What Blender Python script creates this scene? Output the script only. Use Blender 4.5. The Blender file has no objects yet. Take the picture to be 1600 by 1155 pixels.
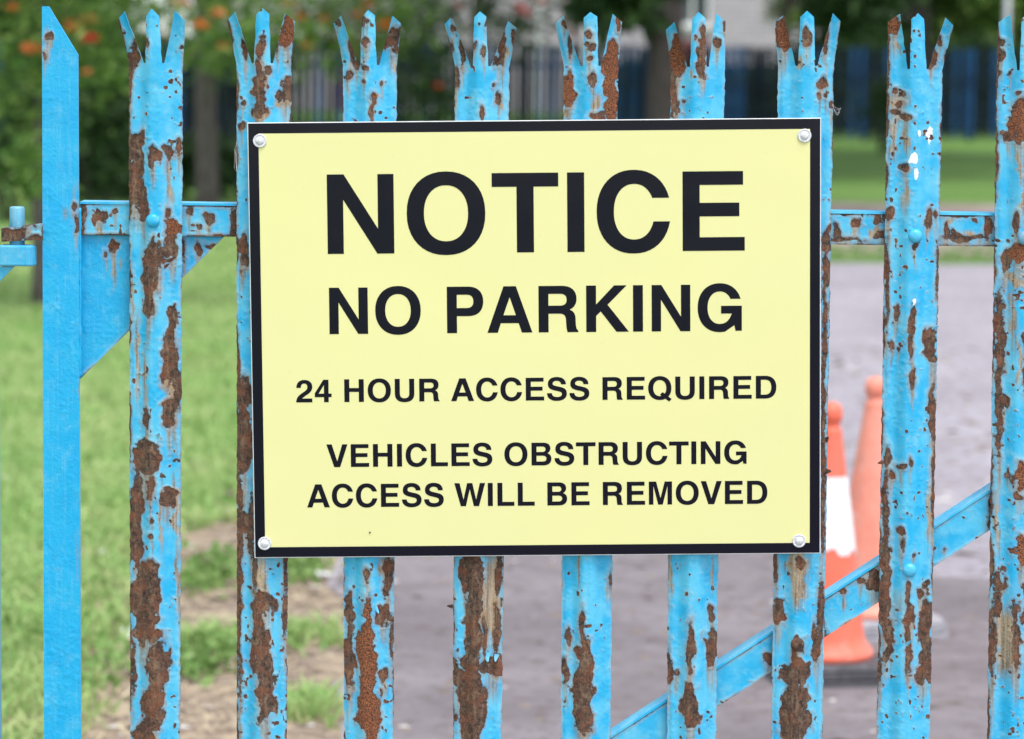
import bpy, math, random
import numpy as np
from mathutils import Matrix, Vector
from mathutils.geometry import tessellate_polygon

R = math.radians
random.seed(7)
rng = np.random.default_rng(7)
scene = bpy.context.scene
C = scene.collection

# ------------------------------------------------------------------ camera
F = 4950.0                      # focal length in photo pixels (photo is 1600 x 1155)
PITCH, ROLL = math.atan(501 / F), R(0.60)
CAM = np.array([0.0, -4.417, 1.75])
f_ = np.array([0, math.cos(PITCH), -math.sin(PITCH)])
u0 = np.array([0, math.sin(PITCH), math.cos(PITCH)])
r0 = np.array([1.0, 0, 0])
r_ = math.cos(ROLL) * r0 + math.sin(ROLL) * u0
u_ = -math.sin(ROLL) * r0 + math.cos(ROLL) * u0
cam_data = bpy.data.cameras.new('camera')
cam = bpy.data.objects.new('camera', cam_data)
C.objects.link(cam)
cam.matrix_world = Matrix(((r_[0], u_[0], -f_[0], CAM[0]), (r_[1], u_[1], -f_[1], CAM[1]),
                           (r_[2], u_[2], -f_[2], CAM[2]), (0, 0, 0, 1)))
cam_data.sensor_fit = 'HORIZONTAL'
cam_data.sensor_width = 36
cam_data.lens = F / 1600 * 36
cam_data.clip_start, cam_data.clip_end = 0.1, 2000
cam_data.dof.use_dof = True
cam_data.dof.focus_distance = 4.43
cam_data.dof.aperture_fstop = 5.6
scene.camera = cam

# ------------------------------------------------------------------ sky, sun, exposure (bright overcast)
SUN_EL, SUN_AZ = R(67), R(30)       # azimuth measured from -Y (behind the camera) towards +X
world = bpy.data.worlds.new('World')
scene.world = world
world.use_nodes = True
wn, wl = world.node_tree.nodes, world.node_tree.links
wn.clear()
sky = wn.new('ShaderNodeTexSky')
sky.sky_type = 'NISHITA'
sky.sun_disc = False
sky.sun_elevation = SUN_EL
sky.sun_rotation = math.pi - SUN_AZ
sky.air_density, sky.dust_density, sky.ozone_density = 1.0, 1.0, 1.5
hs = wn.new('ShaderNodeHueSaturation')
hs.inputs['Saturation'].default_value = 0.34
bg = wn.new('ShaderNodeBackground')
bg.inputs['Strength'].default_value = 0.15
wo = wn.new('ShaderNodeOutputWorld')
wl.new(sky.outputs[0], hs.inputs['Color'])
wl.new(hs.outputs[0], bg.inputs['Color'])
wl.new(bg.outputs[0], wo.inputs['Surface'])
sun_d = bpy.data.lights.new('sun', 'SUN')
sun_d.energy, sun_d.angle, sun_d.color = 1.5, R(22), (1.0, 0.97, 0.93)
sun = bpy.data.objects.new('sun', sun_d)
C.objects.link(sun)
sdir = Vector((math.sin(SUN_AZ) * math.cos(SUN_EL), -math.cos(SUN_AZ) * math.cos(SUN_EL), math.sin(SUN_EL)))
sun.rotation_euler = sdir.to_track_quat('Z', 'Y').to_euler()
sun.location = (3, -6, 12)
vs = scene.view_settings
vs.view_transform, vs.look, vs.gamma, vs.use_curve_mapping = 'Standard', 'None', 1.0, False
vs.exposure = 1.08
scene.cycles.use_denoising = True
scene.cycles.max_bounces = 6
scene.cycles.transparent_max_bounces = 6

# ------------------------------------------------------------------ photo pixel <-> world
def ray(px, py):
    px, py = np.asarray(px, float), np.asarray(py, float)
    return f_ + ((px - 800) / F)[..., None] * r_ - ((py - 577.5) / F)[..., None] * u_
def on_plane(px, py, Y=0.0):
    d = ray(px, py)
    t = (Y - CAM[1]) / d[..., 1]
    return CAM + t[..., None] * d
def on_ground(px, py, z=0.0):
    d = ray(px, py)
    t = (z - CAM[2]) / d[..., 2]
    return CAM + t[..., None] * d
def project(P):
    v = P - CAM
    zc = v @ f_
    return 800 + F * (v @ r_) / zc, 577.5 - F * (v @ u_) / zc

# ------------------------------------------------------------------ noise
def _h(ix, iy, seed):
    n = (ix.astype(np.int64) * 374761393 + iy.astype(np.int64) * 668265263 + seed * 974634541) & 0xffffffff
    n = ((n ^ (n >> 13)) * 1274126177) & 0xffffffff
    return ((n ^ (n >> 16)) & 0xffff) / 65535.0
def vnoise(x, y, seed=0):
    x, y = np.asarray(x, float), np.asarray(y, float)
    ix, iy = np.floor(x), np.floor(y)
    fx, fy = x - ix, y - iy
    fx, fy = fx * fx * fx * (fx * (fx * 6 - 15) + 10), fy * fy * fy * (fy * (fy * 6 - 15) + 10)
    a, b = _h(ix, iy, seed), _h(ix + 1, iy, seed)
    c, d = _h(ix, iy + 1, seed), _h(ix + 1, iy + 1, seed)
    return (a + (b - a) * fx) * (1 - fy) + (c + (d - c) * fx) * fy
def fbm(x, y, seed=0, o=4):
    s, a, t = 0, 1.0, 0
    for k in range(o):
        s = s + a * vnoise(x * 2 ** k + 17.3 * k, y * 2 ** k - 9.1 * k, seed + k)
        t += a
        a *= 0.5
    return s / t
def sstep(a, b, x):
    t = np.clip((x - a) / (b - a), 0, 1)
    return t * t * (3 - 2 * t)

# ------------------------------------------------------------------ object helpers
def tag(o, label=None, cat=None, group=None, kind=None):
    if label: o['label'] = label
    if cat: o['category'] = cat
    if group: o['group'] = group
    if kind: o['kind'] = kind
    return o
def link(name, me, mat=None, parent=None, smooth=False):
    o = bpy.data.objects.new(name, me)
    C.objects.link(o)
    if mat is not None and not me.materials: me.materials.append(mat)
    if parent is not None:
        o.parent = parent
        o.matrix_parent_inverse = parent.matrix_basis.inverted()
    if smooth:
        me.polygons.foreach_set('use_smooth', [True] * len(me.polygons))
    return o
def mesh(name, verts, faces):
    me = bpy.data.meshes.new(name)
    me.from_pydata([tuple(v) for v in verts] if not isinstance(verts, np.ndarray) else verts.tolist(), [],
                   faces if isinstance(faces, list) else faces.tolist())
    me.update()
    return me
def empty(name, loc=(0, 0, 0), rz=0):
    o = bpy.data.objects.new(name, None)
    C.objects.link(o)
    o.location = loc
    o.rotation_euler = (0, 0, rz)
    o.empty_display_size = 0.05
    return o
class MB:
    """collects shapes for one mesh"""
    def __init__(s): s.v, s.f = [], []
    def add(s, v, f):
        b = len(s.v)
        s.v += [tuple(p) for p in v]
        s.f += [tuple(i + b for i in q) for q in f]
        return s
    def box(s, x0, x1, y0, y1, z0, z1):
        v = [(x, y, z) for x in (x0, x1) for y in (y0, y1) for z in (z0, z1)]
        return s.add(v, [(0, 1, 3, 2), (4, 6, 7, 5), (0, 4, 5, 1), (2, 3, 7, 6), (0, 2, 6, 4), (1, 5, 7, 3)])
    def lathe(s, prof, seg=24, c=(0, 0, 0), axis='z'):
        v, f = [], []
        n = len(prof)
        for k in range(seg):
            a = 2 * math.pi * k / seg
            for z, r in prof:
                p = (r * math.cos(a), r * math.sin(a), z)
                if axis == 'y': p = (p[0], -p[2], p[1])
                v.append((c[0] + p[0], c[1] + p[1], c[2] + p[2]))
        for k in range(seg):
            k2 = (k + 1) % seg
            for j in range(n - 1):
                f.append((k * n + j, k2 * n + j, k2 * n + j + 1, k * n + j + 1))
        f.append(tuple(k * n for k in range(seg))[::-1])
        f.append(tuple(k * n + n - 1 for k in range(seg)))
        return s.add(v, f)
    def tube(s, pts, rad, seg=8):
        pts = [Vector(p) for p in pts]
        v, f = [], []
        for i, p in enumerate(pts):
            d = (pts[min(i + 1, len(pts) - 1)] - pts[max(i - 1, 0)]).normalized()
            a = d.orthogonal().normalized() if i == 0 else (pa - d * pa.dot(d)).normalized()
            pa = a
            b = d.cross(a)
            r = rad[i] if hasattr(rad, '__len__') else rad
            for k in range(seg):
                t = 2 * math.pi * k / seg
                v.append(p + (a * math.cos(t) + b * math.sin(t)) * r)
        for i in range(len(pts) - 1):
            for k in range(seg):
                k2 = (k + 1) % seg
                f.append((i * seg + k, i * seg + k2, (i + 1) * seg + k2, (i + 1) * seg + k))
        f.append(tuple(range(seg))[::-1])
        f.append(tuple((len(pts) - 1) * seg + k for k in range(seg)))
        return s.add(v, f)
    def build(s, name, mat=None, parent=None, smooth=False):
        return link(name, mesh(name, s.v, s.f), mat, parent, smooth)
def bevel(o, w, seg=2):
    m = o.modifiers.new('bevel', 'BEVEL')
    m.width, m.segments, m.limit_method = w, seg, 'ANGLE'
    return o

# ------------------------------------------------------------------ materials
class NT:
    def __init__(s, name):
        s.m = bpy.data.materials.new(name)
        s.m.use_nodes = True
        s.n, s.l = s.m.node_tree.nodes, s.m.node_tree.links
        s.b = s.n['Principled BSDF']
        s.tc = s.n.new('ShaderNodeTexCoord')
    def put(s, sock, v):
        if hasattr(v, 'node'): s.l.new(v, sock)
        elif v is not None:
            if isinstance(v, (tuple, list)) and len(v) == 3 and sock.type == 'RGBA': v = (*v, 1)
            sock.default_value = v
    def noise(s, scale, detail=4, rough=0.55, vec=None, mapscale=None, dist=0.0):
        n = s.n.new('ShaderNodeTexNoise')
        n.inputs['Scale'].default_value = scale
        n.inputs['Detail'].default_value = detail
        n.inputs['Roughness'].default_value = rough
        n.inputs['Distortion'].default_value = dist
        v = vec or s.tc.outputs['Object']
        if mapscale:
            mp = s.n.new('ShaderNodeMapping')
            mp.inputs['Scale'].default_value = mapscale
            s.l.new(v, mp.inputs['Vector'])
            v = mp.outputs[0]
        s.l.new(v, n.inputs['Vector'])
        return n.outputs['Fac']
    def math(s, op, a, b=None, c=None, clamp=False):
        n = s.n.new('ShaderNodeMath')
        n.operation, n.use_clamp = op, clamp
        s.put(n.inputs[0], a)
        if b is not None: s.put(n.inputs[1], b)
        if c is not None: s.put(n.inputs[2], c)
        return n.outputs[0]
    def rng(s, v, a, b, c=0.0, d=1.0, smooth=True):
        n = s.n.new('ShaderNodeMapRange')
        n.interpolation_type = 'SMOOTHSTEP' if smooth else 'LINEAR'
        for i, x in zip(('Value', 'From Min', 'From Max', 'To Min', 'To Max'), (v, a, b, c, d)): s.put(n.inputs[i], x)
        return n.outputs[0]
    def mix(s, fac, a, b):
        n = s.n.new('ShaderNodeMix')
        n.data_type = 'RGBA'
        s.put(n.inputs['Factor'], fac)
        s.put(n.inputs['A'], a)
        s.put(n.inputs['B'], b)
        return n.outputs['Result']
    def attr(s, name):
        n = s.n.new('ShaderNodeAttribute')
        n.attribute_name = name
        return n.outputs['Fac']
    def bump(s, h, dist=0.001, strength=1.0):
        n = s.n.new('ShaderNodeBump')
        n.inputs['Distance'].default_value = dist
        n.inputs['Strength'].default_value = strength
        s.put(n.inputs['Height'], h)
        s.l.new(n.outputs[0], s.b.inputs['Normal'])
    def out(s, color=None, rough=None, metal=None, spec=None):
        s.put(s.b.inputs['Base Color'], color)
        s.put(s.b.inputs['Roughness'], rough)
        s.put(s.b.inputs['Metallic'], metal)
        s.put(s.b.inputs['Specular IOR Level'], spec)
        return s.m

def simple(name, c1, c2=None, scale=20.0, rough=0.6, bumpd=0.0, spec=0.5, lo=0.35, hi=0.65, metal=0.0, mapscale=None):
    t = NT(name)
    n = t.noise(scale, 5, 0.6, mapscale=mapscale)
    if bumpd: t.bump(n, bumpd)
    return t.out(t.mix(t.rng(n, lo, hi), c1, c2 or c1), rough, metal, spec)

def painted_steel(name='peeling_blue_paint', fresh=False):
    t = NT(name)
    rust, orange, stain, chip = (t.attr(k) for k in ('rust', 'orange', 'stain', 'chip'))
    n_f = t.noise(520, 4, 0.65)
    n_m = t.noise(150, 4, 0.6, dist=0.3)
    n_l = t.noise(22, 4, 0.6)
    n_k = t.noise(48, 5, 0.65)
    n_s = t.noise(1.0, 5, 0.6, mapscale=(260, 260, 13))       # vertical run streaks
    n_t = t.noise(1.0, 5, 0.65, mapscale=(120, 120, 62), dist=0.6)
    f = t.math('ADD', rust, t.math('MULTIPLY_ADD', n_f, 3.4, -1.7))
    f = t.math('ADD', f, t.math('MULTIPLY_ADD', n_m, 7.0, -3.5))
    mask = t.rng(f, -0.4, 0.4)
    fh = t.math('ADD', rust, t.math('MULTIPLY_ADD', n_m, 5.0, -2.5))
    halo = t.math('MULTIPLY', t.math('POWER', t.rng(fh, -7.5, 0.8, smooth=False), 1.7), t.rng(n_k, 0.36, 0.60, 0.40, 0.98))
    # paint: fresher and weathered blue
    paint = t.mix(t.rng(n_l, 0.36, 0.66), (0.002, 0.355, 0.675), (0.010, 0.390, 0.685)) if fresh else t.mix(t.rng(n_l, 0.36, 0.64), (0.010, 0.385, 0.680), (0.090, 0.480, 0.705))
    paint = t.mix(t.math('MULTIPLY', t.rng(n_k, 0.50, 0.72), 0.30 if fresh else 0.62), paint, (0.18, 0.52, 0.68))
    pits = t.rng(t.noise(330, 2, 0.5), 0.71, 0.77)
    if fresh:      # brush marks, knocks and drips in the newer coat
        paint = t.mix(t.math('MULTIPLY', t.rng(n_s, 0.52, 0.70), 0.30), paint, (0.13, 0.46, 0.67))
        paint = t.mix(t.math('MULTIPLY', t.rng(n_t, 0.60, 0.72), 0.35), paint, (0.004, 0.24, 0.50))
    paint = t.mix(t.math('MULTIPLY', pits, 0.6 if fresh else 0.4), paint, (0.03, 0.13, 0.21))
    grime = t.math('MULTIPLY', t.rng(n_t, 0.58, 0.76), 0.14)
    paint = t.mix(grime, paint, (0.20, 0.25, 0.25))
    # run-down rust stain over the paint
    st = t.math('MULTIPLY', stain, t.rng(t.math('ADD', n_s, t.math('MULTIPLY', stain, 0.18)), 0.34, 0.64), clamp=True)
    ochre = t.mix(t.rng(n_s, 0.42, 0.66), (0.37, 0.255, 0.145), (0.125, 0.075, 0.040))
    ochre = t.mix(t.math('MULTIPLY', t.rng(n_f, 0.50, 0.66), 0.6), ochre, (0.50, 0.43, 0.31))
    paint = t.mix(t.math('MULTIPLY', st, 0.95), paint, ochre)
    paint = t.mix(halo, paint, t.mix(t.rng(fh, -1.6, 0.6), t.mix(t.rng(fh, -5.5, -1.6), (0.50, 0.47, 0.40), (0.33, 0.19, 0.085)), (0.085, 0.050, 0.030)))
    paint = t.mix(t.rng(t.math('ADD', chip, t.math('MULTIPLY_ADD', n_m, 5.0, -2.5)), -0.3, 0.3), paint, (0.80, 0.80, 0.82))
    # rust: old dark scale, red-brown, tan bloom and orange grain
    dark = t.mix(t.rng(n_m, 0.36, 0.62), (0.036, 0.021, 0.016), (0.112, 0.056, 0.036))
    dark = t.mix(t.math('MULTIPLY', t.rng(n_k, 0.46, 0.66), 0.75), dark, (0.190, 0.066, 0.034))
    dark = t.mix(t.math('MULTIPLY', t.rng(n_t, 0.48, 0.70), 0.75), dark, (0.250, 0.170, 0.105))
    dark = t.mix(t.math('MULTIPLY', t.math('MULTIPLY', stain, t.rng(n_s, 0.48, 0.68)), 0.40), dark, (0.30, 0.22, 0.135))
    dark = t.mix(t.math('MULTIPLY', t.rng(n_f, 0.55, 0.68), 0.5), dark, (0.24, 0.17, 0.125))
    orng = t.mix(t.rng(n_f, 0.38, 0.60), (0.048, 0.018, 0.011), (0.310, 0.108, 0.042))
    orng = t.mix(t.math('MULTIPLY', t.rng(n_k, 0.45, 0.7), 0.5), orng, (0.16, 0.050, 0.026))
    rcol = t.mix(t.math('MULTIPLY_ADD', t.rng(n_k, 0.44, 0.70), 0.50, orange, clamp=True), dark, orng)
    # rust is darker just inside the paint edge
    lip = t.math('MULTIPLY', t.rng(f, 2.0, 0.2), 0.35)
    rcol = t.mix(lip, rcol, (0.022, 0.013, 0.010))
    col = t.mix(mask, paint, rcol)
    h = t.math('MULTIPLY_ADD', mask, -0.75, t.math('MULTIPLY', t.math('MULTIPLY', t.math('ADD', t.math('MULTIPLY', n_f, 1.2), t.math('MULTIPLY', n_m, 0.8)), mask), 1.0))
    h = t.math('ADD', h, t.math('MULTIPLY', t.noise(300, 3, 0.6), 0.16))
    h = t.math('ADD', h, t.math('MULTIPLY', t.noise(70, 2, 0.5), 0.20))
    h = t.math('ADD', h, t.math('MULTIPLY', halo, 0.35))
    h = t.math('MULTIPLY_ADD', pits, 0.45 if fresh else 0.22, h)
    if fresh: h = t.math('ADD', h, t.math('MULTIPLY', t.noise(190, 4, 0.65), 0.55))
    t.bump(h, 0.0013, 1.0)
    rough = t.mix(mask, t.mix(halo, (0.36,) * 3, (0.75,) * 3), (0.92,) * 3)
    t.out(col, None, 0.0, 0.5)
    t.l.new(rough, t.b.inputs['Roughness'])
    return t.m

M = {}
M['steel'] = painted_steel()
M['fresh_steel'] = painted_steel('newer_blue_paint', True)
def sign_face():
    t = NT('yellow_sign_print')
    n = t.noise(3.0, 3, 0.5)
    sp = t.noise(900, 2, 0.5)
    c = t.mix(t.rng(n, 0.3, 0.7), (0.740, 0.712, 0.322), (0.728, 0.703, 0.336))
    c = t.mix(t.math('MULTIPLY', t.rng(t.noise(60, 5, 0.65), 0.62, 0.80), 0.16), c, (0.42, 0.40, 0.28))
    c = t.mix(t.math('MULTIPLY', t.rng(t.noise(1.0, 4, 0.6, mapscale=(90, 90, 7)), 0.60, 0.8), 0.06), c, (0.5, 0.46, 0.30))
    t.bump(t.noise(4.0, 2, 0.5), 0.0025)
    return t.out(c, t.rng(sp, 0.3, 0.7, 0.30, 0.36), 0.0, 0.4)
M['yellow'] = sign_face()
def black_print():
    t = NT('black_sign_print')
    c = t.mix(t.rng(t.noise(300, 4, 0.7), 0.68, 0.78), (0.0045, 0.0042, 0.0115), (0.018, 0.017, 0.030))
    t.bump(t.noise(5.0, 2, 0.5), 0.002)
    return t.out(c, 0.20, 0.0, 0.24)
M['black'] = black_print()
M['white_edge'] = simple('white_board_core', (0.80, 0.80, 0.80), (0.68, 0.67, 0.66), 40, 0.45)
M['bolt'] = simple('zinc_bolt', (0.80, 0.80, 0.82), (0.55, 0.55, 0.58), 420, 0.38, 0.0003, metal=0.1)
M['bug'] = simple('dark_speck', (0.03, 0.03, 0.015), (0.10, 0.09, 0.04), 300, 0.8)
def scuffed(name, c1, c2):
    t = NT(name)
    c = t.mix(t.rng(t.noise(9, 5, 0.6), 0.35, 0.65), c1, c2)
    c = t.mix(t.math('MULTIPLY', t.rng(t.noise(16, 5, 0.7, dist=1.0), 0.60, 0.70), 0.55), c, (0.82, 0.55, 0.47))
    c = t.mix(t.math('MULTIPLY', t.rng(t.noise(1.0, 5, 0.65, mapscale=(30, 30, 6)), 0.58, 0.72), 0.35), c, (0.16, 0.09, 0.07))
    c = t.mix(t.math('MULTIPLY', t.rng(t.noise(60, 4, 0.7), 0.66, 0.74), 0.5), c, (0.10, 0.07, 0.06))
    t.bump(t.noise(14, 3, 0.5), 0.004)
    return t.out(c, 0.45, 0, 0.4)
M['cone_o'] = scuffed('orange_cone_plastic', (0.80, 0.150, 0.085), (0.72, 0.17, 0.11))
M['cone_faded'] = scuffed('faded_orange_plastic', (0.78, 0.24, 0.165), (0.74, 0.29, 0.215))
M['sleeve'] = simple('white_reflective_sleeve', (0.80, 0.80, 0.82), (0.58, 0.55, 0.54), 22, 0.4, 0.001, lo=0.5, hi=0.75)
M['rubber'] = simple('grey_rubber', (0.055, 0.053, 0.060), (0.10, 0.095, 0.105), 26, 0.8, 0.001)
M['rubber_pale'] = simple('pale_grey_rubber', (0.34, 0.335, 0.36), (0.26, 0.255, 0.28), 26, 0.8, 0.001)
M['scrap'] = simple('white_litter', (0.80, 0.80, 0.80), (0.62, 0.61, 0.58), 40, 0.6)
def tarmac(name, a, b):
    t = NT(name)
    n1, n2, n3 = t.noise(1.1, 5, 0.6), t.noise(9, 5, 0.65), t.noise(140, 3, 0.6)
    c = t.mix(t.rng(n1, 0.33, 0.68), a, b)
    c = t.mix(t.math('MULTIPLY', t.rng(n2, 0.55, 0.72), 0.45), c, (0.095, 0.080, 0.075))
    c = t.mix(t.math('MULTIPLY', t.rng(n3, 0.58, 0.70), 0.5), c, (0.36, 0.35, 0.37))
    n4 = t.noise(34, 3, 0.6)
    c = t.mix(t.math('MULTIPLY', t.rng(n4, 0.58, 0.70), 0.5), c, (0.36, 0.34, 0.355))
    c = t.mix(t.math('MULTIPLY', t.rng(t.noise(17, 5, 0.75), 0.50, 0.64), 0.75), c, (0.105, 0.085, 0.078))
    c = t.mix(t.math('MULTIPLY', t.rng(t.noise(5.5, 4, 0.7, dist=0.5), 0.62, 0.70), 0.75), c, (0.075, 0.060, 0.052))
    t.bump(n3, 0.004)
    return t.out(c, 0.85, 0, 0.3)
M['tarmac'] = tarmac('tarmac', (0.152, 0.130, 0.139), (0.228, 0.200, 0.212))
M['concrete'] = tarmac('worn_concrete', (0.295, 0.268, 0.300), (0.370, 0.342, 0.376))
def soil():
    t = NT('bare_soil')
    n1, n2, n3 = t.noise(5.5, 5, 0.7), t.noise(13, 5, 0.7), t.noise(38, 4, 0.7)
    c = t.mix(t.rng(n1, 0.35, 0.65), (0.210, 0.160, 0.130), (0.360, 0.280, 0.200))
    c = t.mix(t.rng(n2, 0.50, 0.66), c, (0.46, 0.38, 0.27))
    c = t.mix(t.math('MULTIPLY', t.rng(n3, 0.54, 0.66), 0.75), c, (0.11, 0.08, 0.065))
    t.bump(n2, 0.02)
    return t.out(c, 0.95, 0, 0.2)
M['soil'] = soil()
def lawn_mat():
    t = NT('lawn')
    n1, n2, n3 = t.noise(0.55, 5, 0.6), t.noise(4.5, 5, 0.65), t.noise(55, 3, 0.65)
    c = t.mix(t.rng(n1, 0.32, 0.68), (0.115, 0.245, 0.045), (0.165, 0.300, 0.070))
    c = t.mix(t.math('MULTIPLY', t.rng(n2, 0.50, 0.72), 0.7), c, (0.24, 0.29, 0.10))
    c = t.mix(t.math('MULTIPLY', t.rng(n3, 0.48, 0.66), 0.6), c, (0.075, 0.145, 0.028))
    t.bump(n3, 0.03)
    return t.out(c, 0.9, 0, 0.2)
M['lawn'] = lawn_mat()
M['path'] = simple('gravel_path', (0.27, 0.205, 0.18), (0.36, 0.29, 0.26), 2.5, 0.9, 0.004, 0.2)
def leafy(name, a, b, trans=0.35, vein=8.0):
    t = NT(name)
    oi = t.n.new('ShaderNodeNewGeometry')
    c = t.mix(oi.outputs['Random Per Island'], a, b)
    c = t.mix(t.rng(t.noise(1.3, 3, 0.5), 0.35, 0.65, 0.0, 0.5), c, a)
    t.out(c, 0.5, 0, 0.35)
    tr = t.n.new('ShaderNodeBsdfTranslucent')
    t.put(tr.inputs['Color'], c)
    ms = t.n.new('ShaderNodeMixShader')
    ms.inputs[0].default_value = trans
    t.l.new(t.b.outputs[0], ms.inputs[1])
    t.l.new(tr.outputs[0], ms.inputs[2])
    t.l.new(ms.outputs[0], t.n['Material Output'].inputs['Surface'])
    return t.m
M['grass'] = leafy('grass_blade', (0.250, 0.455, 0.120), (0.540, 0.590, 0.275))
M['weed'] = leafy('weed_leaf', (0.15, 0.28, 0.07), (0.28, 0.40, 0.13))
M['rowan'] = leafy('rowan_leaf', (0.060, 0.165, 0.026), (0.270, 0.380, 0.085))
M['dark_leaf'] = leafy('dark_leaf', (0.018, 0.050, 0.014), (0.050, 0.105, 0.025))
M['light_leaf'] = leafy('light_leaf', (0.12, 0.22, 0.04), (0.26, 0.36, 0.08))
M['berry_o'] = simple('orange_berries', (0.62, 0.145, 0.018), (0.50, 0.09, 0.012), 60, 0.4)
M['berry_r'] = simple('red_berries', (0.50, 0.030, 0.018), (0.40, 0.02, 0.012), 60, 0.4)
M['bark'] = simple('grey_bark', (0.085, 0.072, 0.066), (0.16, 0.138, 0.125), 9, 0.9, 0.02, 0.2, mapscale=(4, 4, 0.7))
M['dark_bark'] = simple('dark_bark', (0.042, 0.036, 0.034), (0.085, 0.072, 0.066), 9, 0.9, 0.02, 0.2, mapscale=(4, 4, 0.7))
M['far_blue'] = simple('dark_blue_paint', (0.006, 0.030, 0.085), (0.010, 0.070, 0.190), 1.3, 0.75, spec=0.2)
M['far_navy'] = simple('navy_paint', (0.003, 0.007, 0.012), (0.005, 0.014, 0.028), 1.7, 0.8, spec=0.15)
def courses(name, c1, c2, joint, h=0.15):
    t = NT(name)
    br = t.n.new('ShaderNodeTexBrick')
    mp = t.n.new('ShaderNodeMapping')
    mp.inputs['Rotation'].default_value = (R(90), 0, 0)
    t.l.new(t.tc.outputs['Object'], mp.inputs[0])
    t.l.new(mp.outputs[0], br.inputs['Vector'])
    br.inputs['Color1'].default_value, br.inputs['Color2'].default_value = (*c1, 1), (*c2, 1)
    br.inputs['Mortar'].default_value = (*joint, 1)
    br.inputs['Scale'].default_value = 1.0
    br.inputs['Mortar Size'].default_value = 0.012
    br.inputs['Brick Width'].default_value, br.inputs['Row Height'].default_value = h * 3, h
    return t.out(br.outputs['Color'], 0.85, 0, 0.2)
M['grey_block'] = courses('grey_block_wall', (0.47, 0.42, 0.465), (0.41, 0.37, 0.41), (0.27, 0.245, 0.27))
M['white_wall'] = simple('white_render', (0.80, 0.79, 0.80), (0.72, 0.71, 0.72), 3, 0.9, 0.004)
M['roof'] = courses('roof_tiles', (0.11, 0.10, 0.10), (0.14, 0.12, 0.115), (0.05, 0.05, 0.05), 0.25)
M['upvc'] = simple('white_plastic', (0.80, 0.80, 0.81), (0.74, 0.74, 0.75), 5, 0.35)
M['glass'] = simple('window_glass', (0.05, 0.06, 0.07), (0.07, 0.08, 0.09), 1, 0.06, spec=0.8)
M['door'] = simple('dark_red_door', (0.16, 0.03, 0.03), (0.19, 0.04, 0.035), 5, 0.4)
M['galv'] = simple('galvanised_pole', (0.42, 0.43, 0.45), (0.34, 0.35, 0.37), 12, 0.45, metal=0.4)
M['web'] = simple('cobweb_silk', (0.75, 0.75, 0.76), (0.65, 0.65, 0.66), 50, 0.6)

# ================================================================== SETTING: ground
def sheet(name, pts, z, mat, sub=0):
    pts = [(p[0], p[1], z) for p in pts]
    tri = tessellate_polygon([[Vector(p) for p in pts]])
    return tag(link(name, mesh(name, pts, [tuple(t) for t in tri]), mat), kind='structure')
def ragged(pts, step=0.25, amp=0.12, seed=3):
    out = []
    for i, p in enumerate(pts):
        q = pts[(i + 1) % len(pts)]
        L = math.dist(p, q)
        if L > 60: out.append(p); continue
        n = max(1, int(L / step))
        for k in range(n):
            x, y = p[0] + (q[0] - p[0]) * k / n, p[1] + (q[1] - p[1]) * k / n
            a = amp * 2 * (fbm(np.array([x * 1.7]), np.array([y * 1.7]), seed)[0] - 0.5)
            b = amp * 2 * (fbm(np.array([x * 1.7 + 50]), np.array([y * 1.7]), seed)[0] - 0.5)
            out.append((x + a * 1.6, y + b * 1.6))
    return out
CY = CAM[1]
tag(link('lawn', mesh('lawn', [(-400, -60, 0), (400, -60, 0), (400, 600, 0), (-400, 600, 0)], [(0, 1, 2, 3)]), M['lawn']), kind='structure')
# tarmac lane: its edge against the lawn, distance from the camera first
EDGE = [(-1.0, -0.9), (3.0, -0.65), (7.0, -0.42), (9.0, -0.46), (11.0, -0.58), (13.0, -0.3), (20.0, 1.0), (26.3, 2.1)]
edge_x = lambda d: np.interp(d, [e[0] for e in EDGE], [e[1] for e in EDGE])
road = ragged([(x, d + CY) for d, x in EDGE] + [(40.0, 26.5 + CY), (40.0, CY - 8), (-0.9, CY - 8)], 0.2, 0.10)
soil_pts = ragged([(x - w, d + CY) for (d, x), w in zip(EDGE[1:6], (0.8, 0.85, 0.85, 0.75, 0.15))] +
                  [(x + 0.35, d + CY) for d, x in EDGE[1:6]][::-1], 0.12, 0.16, 9)
sheet('bare_soil', soil_pts, 0.004, M['soil'])
sheet('road', road, 0.008, M['concrete'])
near_edge = [(x + .02, d + CY) for d, x in EDGE[:5]] + [(0.9, 11.3 + CY), (1.35, 10.45 + CY), (8.0, 10.2 + CY), (8.0, CY - 7.9), (-.8, CY - 7.9)]
sheet('tarmac_apron', ragged(near_edge, 0.15, 0.05, 12), 0.012, M['tarmac'])
sheet('footpath', ragged([(1.5, 27.4 + CY), (45, 27.4 + CY), (45, 37.0 + CY), (2.5, 37.0 + CY)], 0.4, 0.15, 5), 0.004, M['path'])

# ================================================================== GATE
gate = tag(empty('palisade_gate', (0, 0, 0)), 'light blue steel palisade gate with peeling paint, rust and three-pronged pales', 'gate')

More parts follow.
